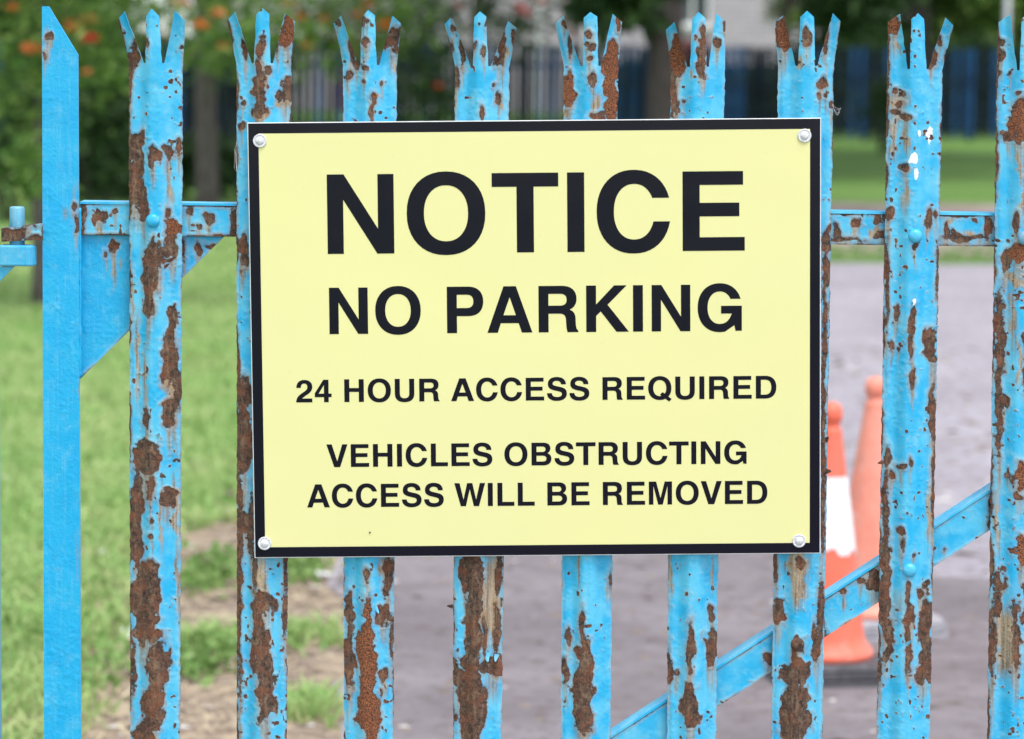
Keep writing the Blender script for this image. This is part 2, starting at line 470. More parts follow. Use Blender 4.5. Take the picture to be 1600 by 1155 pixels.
def fields(px, py, blobs, seed=0, edge=None, spots=0.0):
    n = len(px)
    rust, orange, stain, chip = np.full(n, -30.0), np.zeros(n), np.zeros(n), np.full(n, -30.0)
    wa = fbm(px / 15, py / 22, seed + 11) * 2 - 1
    wb = fbm(px / 15 + 40, py / 22, seed + 31) * 2 - 1
    wc = fbm(px / 5, py / 7, seed + 51, 3) * 2 - 1
    for b in blobs:
        cx, cy, rx, ry = b[:4]
        ty = b[4] if len(b) > 4 else 'r'
        mr = min(rx, ry)
        a = min(9, 0.9 * mr)
        q = np.hypot((px + wa * a * 1.3 + wc * a * .35 - cx) / rx, (py + wb * a * 1.6 - cy) / ry)
        if ty == 's':
            stain = np.maximum(stain, sstep(1.15, 0.25, q) * (b[5] if len(b) > 5 else 1.0))
        elif ty == 'w':
            chip = np.maximum(chip, (1 - q) * mr)
        else:
            d = (1 - q) * mr
            rust = np.maximum(rust, d)
            if ty == 'o': orange = np.maximum(orange, sstep(-0.1, 0.25, 1 - q))
            # what the rust bleeds onto the paint below it
            q2 = np.hypot((px + wa * 4 - cx) / (rx * 0.85), (py - cy - ry * 1.1 - 8) / (ry * 0.9 + 24))
            stain = np.maximum(stain, sstep(1.1, 0.2, q2) * 0.75)
    if spots:
        s = fbm(px / 7, py / 8, seed + 77, 2)
        patch = sstep(0.40, 0.62, fbm(px / 45, py / 75, seed + 78, 2))
        rust = np.maximum(rust, (s - (0.93 - spots - 0.10 * patch)) * 60)
    if edge is not None:
        dist, k = edge
        e = k * (fbm(py / 38 + px * 0.002, px / 60, seed + 91, 3) - 0.34) * 15 - dist - 3.2 * (1 - k)
        rust = np.maximum(rust, e)
    return rust, orange, stain, chip

def dense_part(name, V, faces, thick, mat, parent, fld, seed=0, relief=1.0):
    """front sheet V -> plate with thickness, fine relief and wear attributes"""
    rust, orange, stain, chip = fld
    px, pz = V[:, 0] * 1115, V[:, 2] * 1115
    m = sstep(-1.2, 1.2, rust)
    lump = (fbm(px / 9, pz / 9, seed + 5, 3) - 0.5)
    big = (fbm(px / 40, pz / 55, seed + 6, 2) - 0.5)
    edge_blister = np.exp(-((rust + 1.6) / 1.5) ** 2)
    d = 0.0005 * (1 - m) + 0.0006 * edge_blister + 0.0016 * lump * m + 0.0003 * lump * (1 - m) + 0.0008 * big
    d = d + 0.00045 * sstep(0.60, 0.74, fbm(px / 4.5, pz / 4.5, seed + 8, 2)) * sstep(0.40, 0.60, fbm(px / 40, pz / 60, seed + 9, 2)) * (1 - m)
    Fv = V.copy()
    Fv[:, 1] -= d * relief
    F_ = np.array(faces)
    e = np.concatenate([F_[:, [0, 1]], F_[:, [1, 2]], F_[:, [2, 3]], F_[:, [3, 0]]])
    key = np.sort(e, 1)
    _, idx, cnt = np.unique(key[:, 0] * 10_000_000 + key[:, 1], return_index=True, return_counts=True)
    be = e[idx[cnt == 1]]
    n = len(V)
    back = V + np.array([0, thick, 0])
    ring = np.unique(be)
    rid = {int(v): i for i, v in enumerate(ring)}
    nr = len(ring)
    allv = np.concatenate([Fv, back, Fv[ring], back[ring]])
    fl = F_.tolist() + (F_[:, ::-1] + n).tolist()
    fl += [[2 * n + rid[int(b)], 2 * n + rid[int(a)], 2 * n + nr + rid[int(a)], 2 * n + nr + rid[int(b)]] for a, b in be]
    me = bpy.data.meshes.new(name)
    me.from_pydata(allv.tolist(), [], fl)
    me.update()
    for k, arr in zip(('rust', 'orange', 'stain', 'chip'), (rust, orange, stain, chip)):
        at = me.attributes.new(k, 'FLOAT', 'POINT')
        at.data.foreach_set('value', np.concatenate([arr, arr, arr[ring], arr[ring]]).astype(np.float32))
    return link(name, me, mat, parent, True)

def plate(name, poly, Y, thick, blobs, parent=gate, step=2.2, seed=0, edge=0.5, spots=0.05, relief=1.0, dpx=None):
    """a flat plate whose outline is given as quads of photo pixels on the plane Y: poly = 4 corners (tl, tr, br, bl)"""
    tl, tr, br, bl = [np.array(p, float) for p in poly]
    nu = max(2, int(max(np.hypot(*(tr - tl)), np.hypot(*(br - bl))) / step))
    nv = max(2, int(max(np.hypot(*(bl - tl)), np.hypot(*(br - tr))) / step))
    u, v = np.meshgrid(np.linspace(0, 1, nu + 1), np.linspace(0, 1, nv + 1))
    u, v = u.ravel()[:, None], v.ravel()[:, None]
    P = (tl * (1 - u) + tr * u) * (1 - v) + (bl * (1 - u) + br * u) * v
    V = on_plane(P[:, 0], P[:, 1], Y)
    q = np.arange((nu + 1) * (nv + 1)).reshape(nv + 1, nu + 1)
    faces = np.stack([q[:-1, :-1], q[1:, :-1], q[1:, 1:], q[:-1, 1:]], -1).reshape(-1, 4)
    dist = np.minimum(np.minimum(u, 1 - u)[:, 0] * np.hypot(*(tr - tl)), np.minimum(v, 1 - v)[:, 0] * np.hypot(*(bl - tl)))
    return dense_part(name, V, faces, thick, M['steel'], parent, fields(P[:, 0], P[:, 1], blobs, seed, (dist, edge), spots), seed, relief)

# pales: body edges (at y=115 and y=1060), notches, prong corners, all read off the photo
# (xl_top, xr_top, xl_bot, xr_bot, notch1, notch2, [L outer, L tip], [M l, M tip, M r], [R tip, R outer], forward bend L, R)
PALES = [
 (201, 285, 203, 281, (227, 98), (255, 99), [(186, 31), (197, 18)], [(229, 26), (238, 14), (249, 25)], [(275, 17), (290, 33)], .016, .010),
 (369, 455, 370, 448, (396, 100), (425, 98), [(356, 33), (369, 19)], [(401, 23), (411, 13), (421, 22)], [(446, 21), (461, 34)], .016, .006),
 (536, 620, 537, 615, (562, 101), (590, 103), [(522, 37), (534, 25)], [(566, 27), (576, 16), (586, 24)], [(614, 25), (627, 37)], .018, .014),
 (711, 796, 708, 785, (737, 103), (765, 104), [(695, 38), (707, 26)], [(741, 27), (750, 18), (760, 26)], [(794, 33), (807, 44)], .014, .016),
 (881, 966, 877, 955, (908, 103), (936, 103), [(867, 37), (880, 25)], [(912, 28), (922, 19), (933, 26)], [(957, 22), (972, 34)], .012, .004),
 (1048, 1133, 1043, 1120, (1076, 105), (1106, 104), [(1039, 47), (1052, 35)], [(1081, 30), (1091, 19), (1102, 29)], [(1118, 21), (1134, 34)], .032, .000),
 (1216, 1303, 1207, 1287, (1245, 103), (1274, 103), [(1210, 34), (1224, 24)], [(1250, 27), (1260, 17), (1271, 27)], [(1300, 21), (1313, 34)], .006, .010),
 (1387, 1473, 1372, 1455, (1419, 108), (1448, 108), [(1388, 35), (1405, 22)], [(1423, 30), (1433, 21), (1443, 30)], [(1475, 28), (1488, 40)], .002, .014),
 (1558, 1644, 1545, 1628, (1590, 110), (1620, 110), [(1561, 35), (1577, 23)], [(1595, 30), (1605, 20), (1615, 30)], [(1646, 28), (1659, 40)], .002, .010),
]
for k in range(1, 4):           # the gate goes on past the frame
    p = PALES[8]
    s = 170.5 * k
    sh = lambda q: (q[0] + s, q[1] + k)
    PALES.append((p[0] + s, p[1] + s, p[2] + s - 2.5 * k, p[3] + s - 2.5 * k, sh(p[4]), sh(p[5]), [sh(q) for q in p[6]], [sh(q) for q in p[7]], [sh(q) for q in p[8]], .01, .01))
RUST = [
 [(205, 92, 9, 18), (203, 125, 5, 28), (213, 70, 4, 8), (232, 67, 3.5, 7), (285, 75, 3, 4), (212, 225, 11, 17), (214, 250, 9, 36), (241, 246, 9, 15), (263, 238, 9, 13),
  (267, 285, 7, 50, 's'), (279, 228, 5, 12), (213, 290, 12, 26), (206, 302, 6, 12), (224, 322, 9, 22), (272, 358, 13, 15, 'o'), (262, 335, 4, 10), (238, 418, 13, 40), (233, 470, 8, 28),
  (249, 400, 12, 24), (270, 385, 12, 20), (207, 470, 4, 60, 's'), (215, 560, 6, 95, 's'), (228, 600, 5, 85, 's'), (271, 495, 11, 14), (267, 530, 8, 28), (274, 590, 7, 55), (262, 575, 8, 26), (265, 645, 8, 26),
  (266, 600, 14, 90, 's'), (230, 655, 7, 16), (230, 690, 6, 30, 's'), (230, 712, 23, 30), (216, 765, 9, 28), (214, 825, 11, 62), (237, 760, 5, 20), (262, 778, 13, 11), (275, 800, 7, 80, 's'), (252, 810, 4, 75, 's'),
  (228, 928, 25, 55), (222, 985, 11, 20), (248, 1038, 17, 36), (207, 1040, 4, 40), (243, 990, 11, 9), (238, 835, 4, 4), (238, 815, 3, 5), (277, 900, 4, 90, 's'), (240, 1105, 18, 40), (225, 1180, 20, 60)],
 [(384, 78, 6, 20), (412, 58, 4, 5), (410, 79, 6, 15), (449, 50, 11, 22, 'o'), (434, 75, 3, 10), (404, 108, 3.5, 14), (408, 124, 7, 12), (418, 111, 6, 6), (408, 148, 12, 32), (408, 180, 13, 26, 's'),
  (446, 138, 10, 20), (444, 160, 14, 24, 's'), (379, 162, 5, 4), (377, 196, 6, 7), (380, 385, 11, 22), (377, 430, 5, 40, 's'), (382, 630, 12, 38), (380, 695, 13, 50), (373, 775, 5, 35), (386, 815, 14, 18), (374, 915, 5, 170),
  (393, 820, 6, 50), (409, 900, 17, 42, 's', 1.2), (398, 890, 5, 30), (414, 938, 20, 17), (407, 968, 9, 24), (408, 1020, 14, 50), (415, 1070, 14, 60), (446, 960, 4, 40), (446, 890, 3, 40), (421, 1010, 5, 40, 's')],
 [(527, 37, 4, 6), (548, 76, 6, 20), (556, 100, 5, 8), (569, 31, 4, 7), (575, 33, 3, 4), (572, 66, 5, 8), (567, 90, 3, 10, 's'), (570, 108, 6, 6), (544, 116, 6, 9), (614, 59, 10, 20), (617, 102, 4, 16, 's'), (583, 155, 5, 10, 'o'), (581, 178, 4, 14), (588, 152, 9, 6, 's'),
  (569, 128, 3, 3), (597, 131, 3, 3), (546, 948, 9, 28), (546, 1025, 8, 50), (573, 1020, 14, 58, 'o'), (574, 960, 8, 28, 'o'), (601, 890, 14, 30, 's', 1.2), (606, 900, 8, 34), (600, 962, 11, 13), (575, 895, 5, 11), (600, 1052, 9, 11), (575, 1100, 16, 60, 'o'), (612, 1000, 3, 30)],
 [(707, 28, 3, 4), (708, 47, 4, 5), (723, 82, 5, 20), (705, 82, 4, 12), (743, 72, 3, 5), (757, 82, 4, 8), (760, 36, 2, 6), (785, 72, 5, 28), (778, 98, 5, 8), (803, 60, 4, 14), (791, 88, 9, 16, 's'), (714, 118, 5, 15), (712, 155, 4, 26, 's'),
  (779, 155, 5, 9), (782, 166, 6, 11, 's'), (772, 133, 3, 3), (753, 177, 4, 10), (735, 890, 17, 36), (742, 945, 11, 48), (738, 1020, 13, 58), (770, 1040, 20, 18), (714, 1052, 9, 26), (768, 930, 22, 95, 's', 1.4), (780, 898, 6, 38), (735, 1100, 22, 60), (757, 990, 4, 30), (776, 985, 6, 40)],
 [(880, 39, 5, 7), (891, 69, 4, 16), (920, 56, 6, 5), (921, 77, 7, 8), (915, 68, 4, 4), (921, 94, 5, 5), (966, 38, 7, 13, 'o'), (953, 95, 11, 30, 'o'), (956, 140, 11, 60, 'o'), (889, 135, 11, 30, 'o'), (886, 178, 8, 16, 's'), (930, 158, 15, 22, 's'), (926, 124, 6, 11),
  (935, 181, 13, 7), (922, 62, 8, 30, 's', .6), (911, 972, 4.5, 22), (912, 1035, 13, 28), (915, 1002, 7, 14), (888, 993, 6, 15), (884, 1048, 7, 20), (954, 908, 2, 10), (904, 885, 3, 45, 's'), (950, 920, 3, 40, 's', .6), (912, 1090, 16, 50)],
 [(1058, 90, 11, 26, 'o'), (1060, 70, 10, 10, 'o'), (1052, 140, 6, 38), (1056, 168, 7, 14), (1096, 49, 5, 9), (1094, 63, 9, 11), (1094, 86, 9, 15), (1094, 105, 8, 9), (1097, 116, 6, 7), (1096, 132, 7, 16, 's'), (1078, 115, 4, 12, 's'), (1132, 40, 3, 8), (1119, 68, 6, 8), (1120, 80, 4, 9, 's'),
  (1068, 157, 3, 3), (1048, 895, 5, 50, 's'), (1112, 900, 3, 40, 's'), (1078, 1012, 6, 36), (1112, 960, 6, 11), (1112, 1006, 11, 30), (1045, 1040, 6, 30), (1056, 1052, 5, 6), (1078, 1100, 14, 40)],
 [(1223, 50, 12, 26, 'o'), (1259, 60, 9, 12), (1245, 98, 6, 12, 's'), (1290, 60, 4, 24), (1283, 128, 6, 8), (1279, 150, 4, 5), (1290, 148, 3, 4), (1298, 164, 4, 7), (1293, 372, 8, 22), (1290, 420, 6, 30), (1288, 520, 4, 80), (1287, 640, 4, 60), (1287, 730, 5, 60), (1285, 810, 4, 50),
  (1246, 900, 22, 62, 's', 1.3), (1248, 884, 9, 10), (1212, 885, 4, 26), (1216, 955, 9, 20), (1246, 1007, 11, 10), (1242, 1052, 23, 20), (1243, 1030, 8, 12), (1283, 960, 4, 50), (1275, 1005, 8, 28), (1240, 1110, 26, 50)],
 [(1398, 43, 10, 14, 'o'), (1403, 70, 6, 14, 's'), (1466, 63, 4, 8), (1457, 92, 5, 14), (1477, 98, 3, 14), (1404, 160, 15, 30, 's', .9), (1398, 140, 4, 5), (1410, 148, 5, 6), (1405, 165, 6, 5), (1415, 182, 9, 6), (1400, 176, 8, 5), (1395, 215, 10, 46, 's'), (1414, 215, 7, 36, 's'),
  (1454, 208, 5, 13, 'w'), (1436, 208, 3, 6, 'w'), (1424, 250, 9, 10, 'w'), (1430, 271, 5, 8, 'w'), (1411, 263, 6, 9), (1413, 300, 8, 48, 's'), (1389, 335, 6, 11), (1449, 341, 5, 14), (1461, 334, 4, 6), (1428, 382, 5, 9), (1386, 440, 3, 60), (1400, 490, 5.5, 11), (1426, 487, 5, 15), (1425, 507, 6, 16),
  (1426, 470, 3, 6, 'w'), (1423, 537, 4, 20), (1393, 541, 4, 7), (1404, 545, 3, 3), (1424, 590, 4, 16), (1456, 541, 11, 30), (1466, 425, 3, 38), (1457, 645, 6, 42), (1459, 760, 3, 60), (1387, 713, 6, 13), (1406, 726, 7, 5), (1420, 722, 3, 6), (1393, 740, 4, 7), (1384, 800, 5, 66), (1406, 830, 6, 7),
  (1453, 800, 6, 80, 's'), (1384, 890, 8, 40), (1382, 950, 11, 46), (1390, 985, 9, 22), (1386, 1020, 11, 12), (1375, 1050, 6, 20), (1416, 930, 6, 20), (1421, 956, 8, 18), (1416, 990, 4.5, 16), (1418, 1022, 4.5, 28), (1447, 962, 8, 30), (1443, 1005, 9, 44), (1440, 1052, 13, 13), (1438, 925, 6, 8),
  (1445, 910, 6, 6), (1418, 911, 4, 4), (1400, 950, 9, 40, 's', .5), (1408, 850, 4, 12), (1427, 865, 3, 4)],
 [(1567, 68, 7, 6), (1565, 87, 7, 9), (1579, 114, 3, 3), (1590, 145, 4, 4), (1594, 190, 16, 33, 'o'), (1575, 213, 8, 8), (1590, 260, 7, 50, 's'), (1597, 310, 9, 45, 's'), (1588, 350, 5, 14), (1592, 393, 18, 19, 'o'), (1570, 407, 9, 16), (1582, 437, 20, 20, 's', 1.2), (1562, 520, 7, 70), (1560, 630, 5, 85),
  (1580, 500, 9, 62, 's'), (1590, 560, 6, 60, 's'), (1566, 625, 7, 11), (1591, 738, 11, 24, 'o'), (1575, 740, 4, 4), (1590, 772, 10, 8), (1559, 820, 6, 70, 's'), (1593, 860, 10, 20, 'o'), (1560, 905, 9, 16), (1557, 942, 6, 24), (1570, 1000, 24, 75, 's', 1.3), (1550, 1000, 5, 60), (1585, 990, 8, 50), (1610, 560, 12, 60), (1615, 300, 10, 50), (1612, 940, 14, 60)],
]
for k in range(3):
    r2 = random.Random(k + 40)
    RUST.append([(PALES[9 + k][0] + r2.uniform(5, 75), r2.uniform(60, 1150), r2.uniform(4, 15), r2.uniform(6, 45), r2.choice(['r', 'r', 's', 'o'])) for _ in range(22)])
EDGE_K = [(.75, .3), (.8, .55), (.4, .4), (.5, .3), (.3, .25), (.35, .2), (.25, .45), (.7, .6), (.75, .4), (.6, .6), (.6, .6), (.6, .6)]
SPOT = [.045, .05, .02, .01, .03, .005, .03, .05, .04, .05, .05, .05]
DENSE_ALL = {0, 1, 6, 7, 8}

def make_pale(i):
    xlt, xrt, xlb, xrb, n1, n2, Lp, Mp, Rp, bl, br = PALES[i]
    far = i > 8
    NU = 18 if far else 46
    yn = (n1[1] + n2[1]) / 2
    xl = lambda y: xlt + (xlb - xlt) * (y - 115) / 945
    xr = lambda y: xrt + (xrb - xrt) * (y - 115) / 945
    c1 = int(round((n1[0] - xl(yn)) / (xr(yn) - xl(yn)) * NU))
    c2 = int(round((n2[0] - xl(yn)) / (xr(yn) - xl(yn)) * NU))
    g = 1
    # rows of the body
    st = 5.0 if far else 1.85
    ys = [yn]
    ybot = float(project(np.array([[on_plane(xl(1060), 1060)[0], 0, 0.09]]))[1][0])
    while ys[-1] < ybot:
        y = ys[-1]
        hid = (i not in DENSE_ALL and 196 < y < 850)
        ys.append(y + (14 if hid else (30 if y > 1165 else st)))
    ys[-1] = ybot
    ys = np.array(ys)
    u = np.linspace(0, 1, NU + 1)
    U, Y = np.meshgrid(u, ys)
    jag_l = (fbm(ys / 9, ys * 0 + i, 200 + i, 3) - .5) * 2.6
    jag_r = (fbm(ys / 9, ys * 0 + i, 300 + i, 3) - .5) * 2.6
    for q in (jag_l, jag_r): q[0] = 0
    X = xl(Y) + U * (xr(Y) - xl(Y)) + jag_l[:, None] * np.clip(1 - U * 5, 0, 1) + jag_r[:, None] * np.clip(1 - (1 - U) * 5, 0, 1)
    XS, YS, US, BS = [X.ravel()], [Y.ravel()], [U.ravel()], [np.zeros(X.size)]
    q = np.arange(X.size).reshape(X.shape)
    faces = [np.stack([q[:-1, :-1], q[1:, :-1], q[1:, 1:], q[:-1, 1:]], -1).reshape(-1, 4)]
    base = X.size
    NV = 16 if far else 42
    for a, b, top, bend in ((0, c1 - g, Lp, bl), (c1 + g, c2 - g, Mp, 0.0), (c2 + g, NU, Rp, br)):
        k = b - a + 1
        s = np.linspace(0, 1, k)
        ss = np.linspace(0, 1, len(top))
        if len(top) == 3:           # put a column exactly under the peak
            s_t = s.copy(); s_t[k // 2] = 0.5
        else: s_t = s
        tx, ty = np.interp(s_t, ss, [p[0] for p in top]), np.interp(s_t, ss, [p[1] for p in top])
        bx = X[0, a:b + 1]
        v = np.linspace(0, 1, NV + 1)[1:]
        Vv, _ = np.meshgrid(v, s, indexing='ij')
        PX = bx[None] * (1 - Vv) + tx[None] * Vv
        PY = yn * (1 - Vv) + ty[None] * Vv
        wob = (fbm(PY / 14, PY * 0 + i * 3 + a, 400 + i, 2) - .5) * 2.2 * np.sin(Vv * 3.1)
        PX = PX + wob
        XS.append(PX.ravel()); YS.append(PY.ravel()); US.append(np.broadcast_to(u[a:b + 1], PX.shape).ravel())
        BS.append((bend * Vv ** 1.7).ravel())
        q2 = np.arange(PX.size).reshape(PX.shape) + base
        q2 = np.concatenate([q[0:1, a:b + 1], q2], 0)
        faces.append(np.stack([q2[1:, :-1], q2[:-1, :-1], q2[:-1, 1:], q2[1:, 1:]], -1).reshape(-1, 4))
        base += PX.size
    px, py, uu, bb = (np.concatenate(z) for z in (XS, YS, US, BS))
    V = on_plane(px, py, 0.0)
    t = np.abs(2 * uu - 1)
    prof = 0.0105 * (1 - sstep(0.12, 0.62, t)) - 0.0035 * sstep(0.80, 1.0, t)
    V[:, 1] -= prof + bb
    dist = np.minimum(uu, 1 - uu) * (xr(py) - xl(py))
    kl, kr = EDGE_K[i]
    ek = np.where(uu < .5, kl, kr)
    fld = fields(px, py, RUST[i], 10 * i, (dist, ek), SPOT[i])
    return dense_part('pale', V, np.concatenate(faces), 0.0032, M['steel'], gate, fld, 7 * i)
pales = [make_pale(i) for i in range(len(PALES))]

def add_const_attrs(o, rust=-30.0, stain=0.0, orange=0.0):
    for k, val in (('rust', rust), ('orange', orange), ('stain', stain), ('chip', -30.0)):
        at = o.data.attributes.new(k, 'FLOAT', 'POINT')
        at.data.foreach_set('value', [val] * len(o.data.vertices))
    return o
# round rivet heads where pales meet rails and brace
DOME = [(0.0, 0.0098), (0.0022, 0.0098), (0.0046, 0.0084), (0.0062, 0.0055), (0.0068, 0.0022)]
for i, px, py, ru in ((0, 239, 345, -30), (7, 1430, 369, -30), (7, 1421, 891, -30), (6, 1246, 1007, 2.5), (8, 1601, 372, -2), (1, 409, 350, -30)):
    c = on_plane(px, py, -0.0098)
    add_const_attrs(MB().lathe(DOME, 20, c, 'y').build('rivet', M['steel'], pales[i], True), ru)

# curled paint flakes and scale standing off the rusted edges
def flake(i, px, py, L, W, ang, lift, rusty):
    n = 5
    u, v = np.meshgrid(np.linspace(0, 1, n), np.linspace(-1, 1, n))
    w = W * (1 - .75 * u ** 1.4) * (1 + .25 * (vnoise(u * 4 + px, v * 3, 3) - .5))
    X, Z = u * L, v * w * .5
    c, s_ = math.cos(R(ang)), math.sin(R(ang))
    xl = PALES[i][0] + (PALES[i][2] - PALES[i][0]) * (py - 115) / 945
    xr = PALES[i][1] + (PALES[i][3] - PALES[i][1]) * (py - 115) / 945
    t = abs(2 * (px - xl) / (xr - xl) - 1)
    front = 0.0105 * (1 - sstep(0.12, 0.62, t)) - 0.0035 * sstep(0.80, 1.0, t) + .0004
    P = on_plane(float(px), float(py), -float(front))
    V = np.stack([P[0] + X * c - Z * s_, P[1] - lift * u ** 1.8 + .0006 * v * v, P[2] + X * s_ + Z * c], -1).reshape(-1, 3)
    q = np.arange(n * n).reshape(n, n)
    fs = np.stack([q[:-1, :-1], q[:-1, 1:], q[1:, 1:], q[1:, :-1]], -1).reshape(-1, 4)
    V2 = V + np.array([0, .0006, 0])
    me = mesh('paint_flake', np.concatenate([V, V2]), np.concatenate([fs, fs[:, ::-1] + n * n]))
    o = link('paint_flake', me, M['steel'], pales[i], True)
    add_const_attrs(o, 8.0 if rusty else -4.0)
for a_ in ((6, 1286, 737, .011, .010, 5, .003, True), (6, 1289, 690, .008, .008, 60, .004, True), (0, 262, 408, .013, .006, 25, .006, True), (0, 256, 418, .010, .005, 35, .006, True), (0, 246, 372, .008, .006, 70, .004, True),
           (7, 1455, 512, .010, .008, 15, .004, False), (7, 1426, 478, .006, .004, 100, .004, False), (7, 1416, 1008, .010, .006, 45, .005, False), (0, 244, 686, .010, .007, 60, .005, False), (0, 250, 742, .009, .007, -20, .004, True),
           (2, 586, 948, .010, .006, -60, .005, False), (2, 580, 935, .010, .006, 110, .004, False), (3, 760, 1020, .012, .010, -80, .005, False), (3, 776, 1022, .010, .008, -100, .005, False), (3, 708, 948, .009, .006, 170, .004, True),
           (1, 433, 888, .010, .006, 70, .006, True), (1, 395, 920, .009, .006, 150, .004, True), (8, 1572, 206, .010, .010, 190, .006, True), (8, 1578, 742, .009, .007, 200, .005, True), (8, 1575, 640, .010, .006, 20, .005, True), (7, 1381, 722, .009, .007, 190, .003, True), (5, 1096, 1000, .009, .008, 200, .005, False), (4, 917, 1000, .010, .006, -70, .004, True)):
    flake(*a_)

# stile: angle iron with a slanted top, front leaf and side leaf
def make_stile():
    nu = 26
    rows_y = np.concatenate([np.arange(88, 1165, 2.4), np.arange(1170, 2500, 40)])
    ybot = float(project(np.array([[on_plane(68, 1060, .012)[0], .012, 0.07]]))[1][0])
    rows_y = rows_y[rows_y < ybot]
    u = np.linspace(0, 1, nu + 1)
    xl = lambda y: 65.5 + (y - 10) / 1050 * 3.0
    xr = lambda y: 122.0 + (y - 85) / 975 * 4.0
    U, Y = np.meshgrid(u, rows_y)
    X = xl(Y) + U * (xr(Y) - xl(Y))
    # head: columns run up to the slant
    topx = np.linspace(65.5, 122, nu + 1)
    topy = np.interp(topx, [65.5, 76, 122], [10, 10, 86])
    n = 30
    v = np.linspace(1, 0, n + 1)[:-1]          # v=1 at the top
    HX = topx[None] * v[:, None] + X[0][None] * (1 - v[:, None])
    HY = topy[None] * v[:, None] + 88 * (1 - v[:, None])
    px, py = np.concatenate([HX, X]).ravel(), np.concatenate([HY, Y]).ravel()
    q = np.arange(px.size).reshape(-1, nu + 1)
    faces = np.stack([q[:-1, :-1], q[1:, :-1], q[1:, 1:], q[:-1, 1:]], -1).reshape(-1, 4)
    V = on_plane(px, py, 0.006)
    uu = np.tile(u, len(q))
    dist = np.minimum(uu, 1 - uu) * 57
    fld = fields(px, py, [(75, 58, 8, 9), (79, 70, 5, 10, 's'), (70, 88, 3, 6), (118, 325, 6, 10), (120, 350, 5, 12), (72, 60, 12, 30, 's', .6), (118, 318, 9, 40, 's', .8), (100, 335, 8, 14, 's', .5), (124, 600, 3, 30, 's', .6), (120, 880, 3, 60, 's', .35)], 900, None, 0.0)
    return dense_part('stile', V, faces, 0.006, M['fresh_steel'], gate, fld, 901, 1.0)
stile = make_stile()
a, b = on_plane(66.5, 14, .0125), on_plane(69, 1060, .0125)
sl = MB()
bx = b[0] + (b[0] - a[0]) * ((0.07 - b[2]) / (b[2] - a[2]))
sl.add([(a[0], .0125, a[2]), (a[0] + .006, .0125, a[2]), (a[0] + .006, .055, a[2]), (a[0], .055, a[2]),
        (bx, .0125, .07), (bx + .006, .0125, .07), (bx + .006, .055, .07), (bx, .055, .07)],
       [(0, 1, 2, 3), (7, 6, 5, 4), (0, 4, 5, 1), (1, 5, 6, 2), (2, 6, 7, 3), (3, 7, 4, 0)])
add_const_attrs(sl.build('stile_flange', M['fresh_steel'], gate))
weld = MB()
wp = [tuple(on_plane(125.0 + random.uniform(-.8, .8), y, .0105)) for y in range(325, 592, 7)]
weld.tube(wp, [0.0022 + random.uniform(-.0007, .0009) for _ in wp], 6)
add_const_attrs(weld.build('weld_bead', M['fresh_steel'], gate, True))

# rails: angle iron behind the pales; top leaf catches the sky
def rail(px0, y0, px1, y1, h, blobs, seed, edge=.6, spots=.05, name='rail'):
    o = plate(name, [(px0, y0), (px1, y1), (px1, y1 + h), (px0, y0 + h)], 0.016, 0.006, blobs, step=3.0, seed=seed, edge=edge, spots=spots)
    a, b = on_plane(px0, y0, .0143), on_plane(px1, y1, .0143)
    m = MB().add([(a[0], .0143, a[2] + .0003), (b[0], .0143, b[2] + .0003), (b[0], .062, b[2] + .0003), (a[0], .062, a[2] + .0003),
                  (a[0], .0143, a[2] + .0035), (b[0], .0150, b[2] + .0035), (b[0], .062, b[2] + .0035), (a[0], .062, a[2] + .0035)],
                 [(3, 2, 1, 0), (4, 5, 6, 7), (0, 1, 5, 4), (1, 2, 6, 5), (2, 3, 7, 6), (3, 0, 4, 7)])
    add_const_attrs(m.build('rail_flange', M['steel'], o))
    return o
RAIL_B = [(155, 337, 12, 9), (155, 358, 6, 16, 's'), (128, 335, 5, 14), (127, 355, 5, 12), (180, 330, 5, 5), (310, 355, 5, 4), (326, 342, 8, 6), (322, 352, 9, 9, 's'), (295, 330, 5, 7), (338, 369, 24, 3.5), (365, 350, 5, 25),
          (1308, 360, 6, 14), (1340, 345, 7, 6), (1337, 362, 6, 22, 's'), (1372, 340, 7, 8), (1366, 360, 12, 16, 's', 1.2), (1380, 368, 12, 8), (1320, 374, 30, 3), (1388, 340, 6, 16), (1500, 372, 26, 5), (1515, 362, 11, 8, 's', 1.2),
          (1485, 350, 8, 10, 's'), (1545, 352, 7, 22), (1530, 371, 15, 5), (1492, 368, 8, 7), (1478, 360, 6, 14)]
rail(125, 319, 2128, 344.5, 48, RAIL_B, 500)
yb = float(project(np.array([[0, .016, 0.26]]))[1][0])
rail(125, yb - 8, 2128, yb + 18, 50, [], 520, .5, .05)
